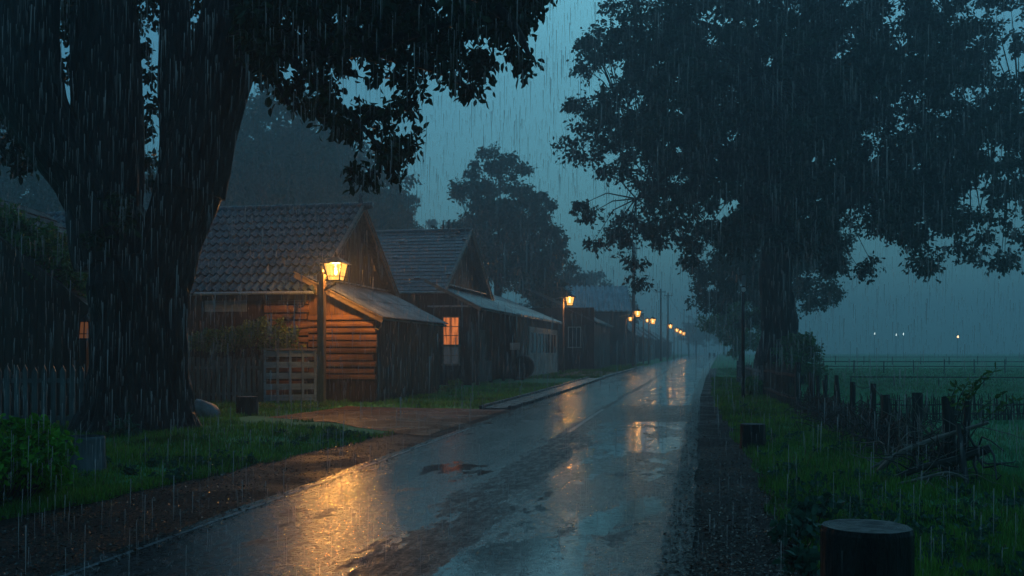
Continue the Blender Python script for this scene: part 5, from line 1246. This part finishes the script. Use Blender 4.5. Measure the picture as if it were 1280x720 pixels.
cl5 = [(at(a, b_, y), r) for a, b_, y, r in [(1000, 640, 9.2, .12), (1012, 636, 9.2, .12), (990, 652, 8.9, .10), (1006, 655, 8.8, .12), (978, 660, 8.6, .08), (1030, 632, 9.4, .1), (995, 700, 7.0, .12), (1010, 708, 6.9, .12)]]
clump('dock_plant', 'low blue-green broadleaf plants at the gravel edge near the big stump', 'plant', cl5, 63, .075, M['leaf_dock'], .7, seed=6)
cl5b = [(Vector(((1083-640)/F*5.55+.32*math.cos(a), 5.55+.32*math.sin(a), random.uniform(.12, .42))), random.uniform(.05, .1)) for a in [k*.42 for k in range(15)]]
clump('stump_weeds', 'weeds growing up round the big foreground stump', 'weeds', cl5b, 45, .05, M['leaf_dock'], .35, seed=16)
cl6 = [(at(random.uniform(135, 165), random.uniform(525, 550), 18.6+random.uniform(-.4, .3)), .16) for k in range(12)]
clump('fern', 'ragged fern at the foot of the big left trunk', 'fern', cl6, 45, .15, M['leaf_dock'], .25, droop=.6, seed=7)
cl7 = [(at(random.uniform(545, 575), random.uniform(478, 498), 44+random.uniform(-1, 1)), .22) for k in range(16)]
clump('doorway_shrub', 'small shrub by the wall below the lit window', 'shrub', cl7, 54, .12, M['leaf_hedge'], .5, seed=8)

# ------------------------------------------------------------------ grass
def grass(name, label, region, n, h0, h1, wd, m, seed, lean=.5):
    g = np.random.default_rng(seed); pts = []
    while len(pts) < n:
        # nearer ground gets more blades
        y = 1/(g.uniform(1/region[1], 1/region[0])) if g.random() < .55 else g.uniform(region[0], region[1])
        x0, x1 = region[2](y), region[3](y); x = g.uniform(x0, x1)
        if x/y*F+640 < -160 or x/y*F+640 > 1900: continue
        if region[4](x, y): continue
        c = .5+.45*mnoise.noise(Vector((x*.9, y*.9, 2)))+.45*mnoise.noise(Vector((x*3.1, y*3.1, 7))); c = min(1.2, max(0, c))
        if g.random() > .35+.9*c: continue
        pts.append((x, y, gz(x, y)-.01, c))
    P = np.array(pts); N = len(P); base = P[:, :3]; far = 1+P[:, 1]/22
    h = g.uniform(h0, h1, N)*(.35+1.15*P[:, 3]); a = g.uniform(0, 6.283, N); wv = np.stack([np.cos(a), np.sin(a), np.zeros(N)], 1)*(wd*far*g.uniform(.6, 1.3, N))[:, None]
    b = g.uniform(0, 6.283, N); ln = g.uniform(.05, lean, N)*h; d = np.stack([np.cos(b)*ln, np.sin(b)*ln, h], 1)
    m1 = base+d*[.35, .35, .6]; tip = base+d
    V = np.stack([base-wv, base+wv, m1+wv*.7, m1-wv*.7, tip], 1).reshape(-1, 3)
    idx = np.concatenate([np.array([[0, 1, 2, 3]]), ], 1); f = np.array([0, 1, 2, 3, 3, 2, 4]); I = f[None]+(np.arange(N)*5)[:, None]
    me = raw_mesh(name, V, I, np.tile([4, 3], N)); return tag(obj(name, me, m), label, 'grass', kind='stuff')
def in_poly(x, y, P):
    c = False; j = len(P)-1
    for i in range(len(P)):
        if (P[i][1] > y) != (P[j][1] > y) and x < (P[j][0]-P[i][0])*(y-P[i][1])/(P[j][1]-P[i][1])+P[i][0]: c = not c
        j = i
    return c
def not_left(x, y):
    if in_poly(x, y, DRV): return True
    if y > 29.5 and x > le(y)-1.25: return True
    if y > 34.6 and x < -7.07+.2*(y-34.6)+2.55 and y < 50: return True
    if y > 50 and x < -3.75+.2*(y-50)+2.2: return True
    if in_poly(x, y, [(-2.3, 20.3), (-6.8, 23.0), (-6.9, 26), (-2, 26)]) and nz(x, y, .8) > -.25: return True
    return False
grass('grass', 'short wet grass of the left verge under the big tree', (9, 52, lambda y: max(-13, -.60*y-1), lambda y: lsh(y)-.02+.15*nz(0, y, 1.1), not_left), 105000, .05, .14, .0045, M['grass'], 1)
grass('grass', 'lush wet grass of the right verge between the gravel edge and the fence', (4.2, 60, lambda y: rsh(y)+.05+.25*nz(3, y, .9), lambda y: fx(y)+.9, lambda x, y: math.hypot(x-(1083-640)/F*5.55, y-5.55) < .25), 115000, .06, .17, .0042, M['grass'], 2)
grass('grass', 'taller dim grass of the field behind the old fence', (3.2, 90, lambda y: fx(y)+.5, lambda y: max(.55*y+2, fx(y)+2.2), lambda x, y: False), 72000, .04, .13, .005, M['grass_tall'], 3)
grass('grass', 'short lawn strip before the far houses of the left side', (60, 110, lambda y: -3.75+.2*(y-50)+2.3, lambda y: le(y)-.4, lambda x, y: (y < 79 and x < -3.75+.2*(y-50)+2.5)), 9000, .12, .22, .006, M['grass'], 4)
g = np.random.default_rng(61); cs, rs = [], []
while len(cs) < 420:
    y = 1/g.uniform(1/34, 1/5.5); lft = g.random() < .45
    x = lsh(y)-abs(g.normal(0, 1.2))-.1 if lft else rsh(y)+abs(g.normal(0, 1.3))+.25
    if y < 9 and lft: continue
    if (lft and not_left(x, y)) or math.hypot(x-(1083-640)/F*5.55, y-5.55) < .35 or mnoise.noise(Vector((x*.7, y*.7, 5))) < -.05: continue
    cs.append((x, y, gz(x, y)+.05)); rs.append(g.uniform(.06, .15))
rng = np.random.default_rng(62)
P, D, S, tb, te = blob_leaves(cs, rs, 45, .055, .6, .1)
tag(obj('verge_weeds', leaf_mesh('verge_weeds', P, D, S, .6, True), M['leaf_dock']), 'low broadleaf weeds scattered through the wet grass verges', 'weeds', kind='stuff')
# fallen leaves and stones scattered on the shoulders
g = np.random.default_rng(5); P = []
while len(P) < 20000:
    y = 1/g.uniform(1/40, 1/5.0); s_ = g.random() < .5
    x = g.uniform(lsh(y)-.2, le(y)+.35) if s_ else g.uniform(re_(y)-.25, rsh(y)+.2)
    P.append((x, y, rise(y)+.028+.008*g.random()))
P = np.array(P); D = g.normal(size=(len(P), 3)); D[:, 2] *= .18
tag(obj('leaf_litter', leaf_mesh('leaf_litter', P, D, g.uniform(.015, .05, len(P)), .6, True, lay=True), leaf_mat('dead_leaf', (.02, .015, .012), (.15, .10, .07), .22, .1)), 'small fallen leaves scattered along both wet road edges', 'leaf litter', kind='stuff')

# ------------------------------------------------------------------ rain
g = np.random.default_rng(99)
N = 38000
y = g.uniform(4.6**1.4, 42**1.4, N)**(1/1.4); x = g.uniform(-.62, .62, N)*y; z = CAM_H+g.uniform(-.32, .42, N)*y
k = z > .15; x, y, z = x[k], y[k], z[k]; n = len(x)
ln = g.uniform(.06, .24, n); sl_ = g.normal(.012, .012, n)
A_ = np.stack([x, y, z], 1); B_ = A_+np.stack([sl_*ln, 0*ln, ln], 1)
rm = bpy.data.materials.new('rain_water'); rm.use_nodes = True; t = rm.node_tree; b = t.nodes['Principled BSDF']
b.inputs['Base Color'].default_value = (.80, .74, .72, 1); b.inputs['Roughness'].default_value = .25
trn = nd(t, 'ShaderNodeBsdfTransparent'); mx = nd(t, 'ShaderNodeMixShader'); mx.inputs[0].default_value = .66
tl_ = nd(t, 'ShaderNodeBsdfTranslucent'); tl_.inputs[0].default_value = (.85, .78, .75, 1); m2 = nd(t, 'ShaderNodeMixShader'); m2.inputs[0].default_value = .5
t.links.new(b.outputs[0], m2.inputs[1]); t.links.new(tl_.outputs[0], m2.inputs[2])
t.links.new(m2.outputs[0], mx.inputs[1]); t.links.new(trn.outputs[0], mx.inputs[2]); t.links.new(mx.outputs[0], t.nodes['Material Output'].inputs[0])
rr = g.uniform(.0011, .0028, n)*(1+y/20)*np.where(g.random(n) < .12, 1.6, 1.0)
tag(obj('rain', rod_mesh('rain', A_, B_, rr*.3, rr, 3), rm), 'falling rain drops drawn out into fine upright streaks', 'rain', kind='stuff')

# little splashes where drops strike the road
N = 1500; y = 1/g.uniform(1/30, 1/5.2, N); u_ = g.random(N); x = np.array([le(a)+(re_(a)-le(a))*q for a, q in zip(y, u_)]); z = np.array([rise(a) for a in y])+.026
c = np.repeat(np.stack([x, y, z], 1), 5, 0); a = g.uniform(0, 6.283, len(c)); q = g.uniform(.004, .022, len(c))
p0 = c+np.stack([np.cos(a)*q, np.sin(a)*q, g.uniform(.002, .03, len(c))], 1); p1 = p0+np.stack([np.cos(a)*q*.6, np.sin(a)*q*.6, g.uniform(.006, .022, len(c))], 1)
tag(obj('splashes', rod_mesh('splashes', p0, p1, .0016, .0026, 3), rm), 'tiny splashes where raindrops strike the wet road', 'splashes', kind='stuff')
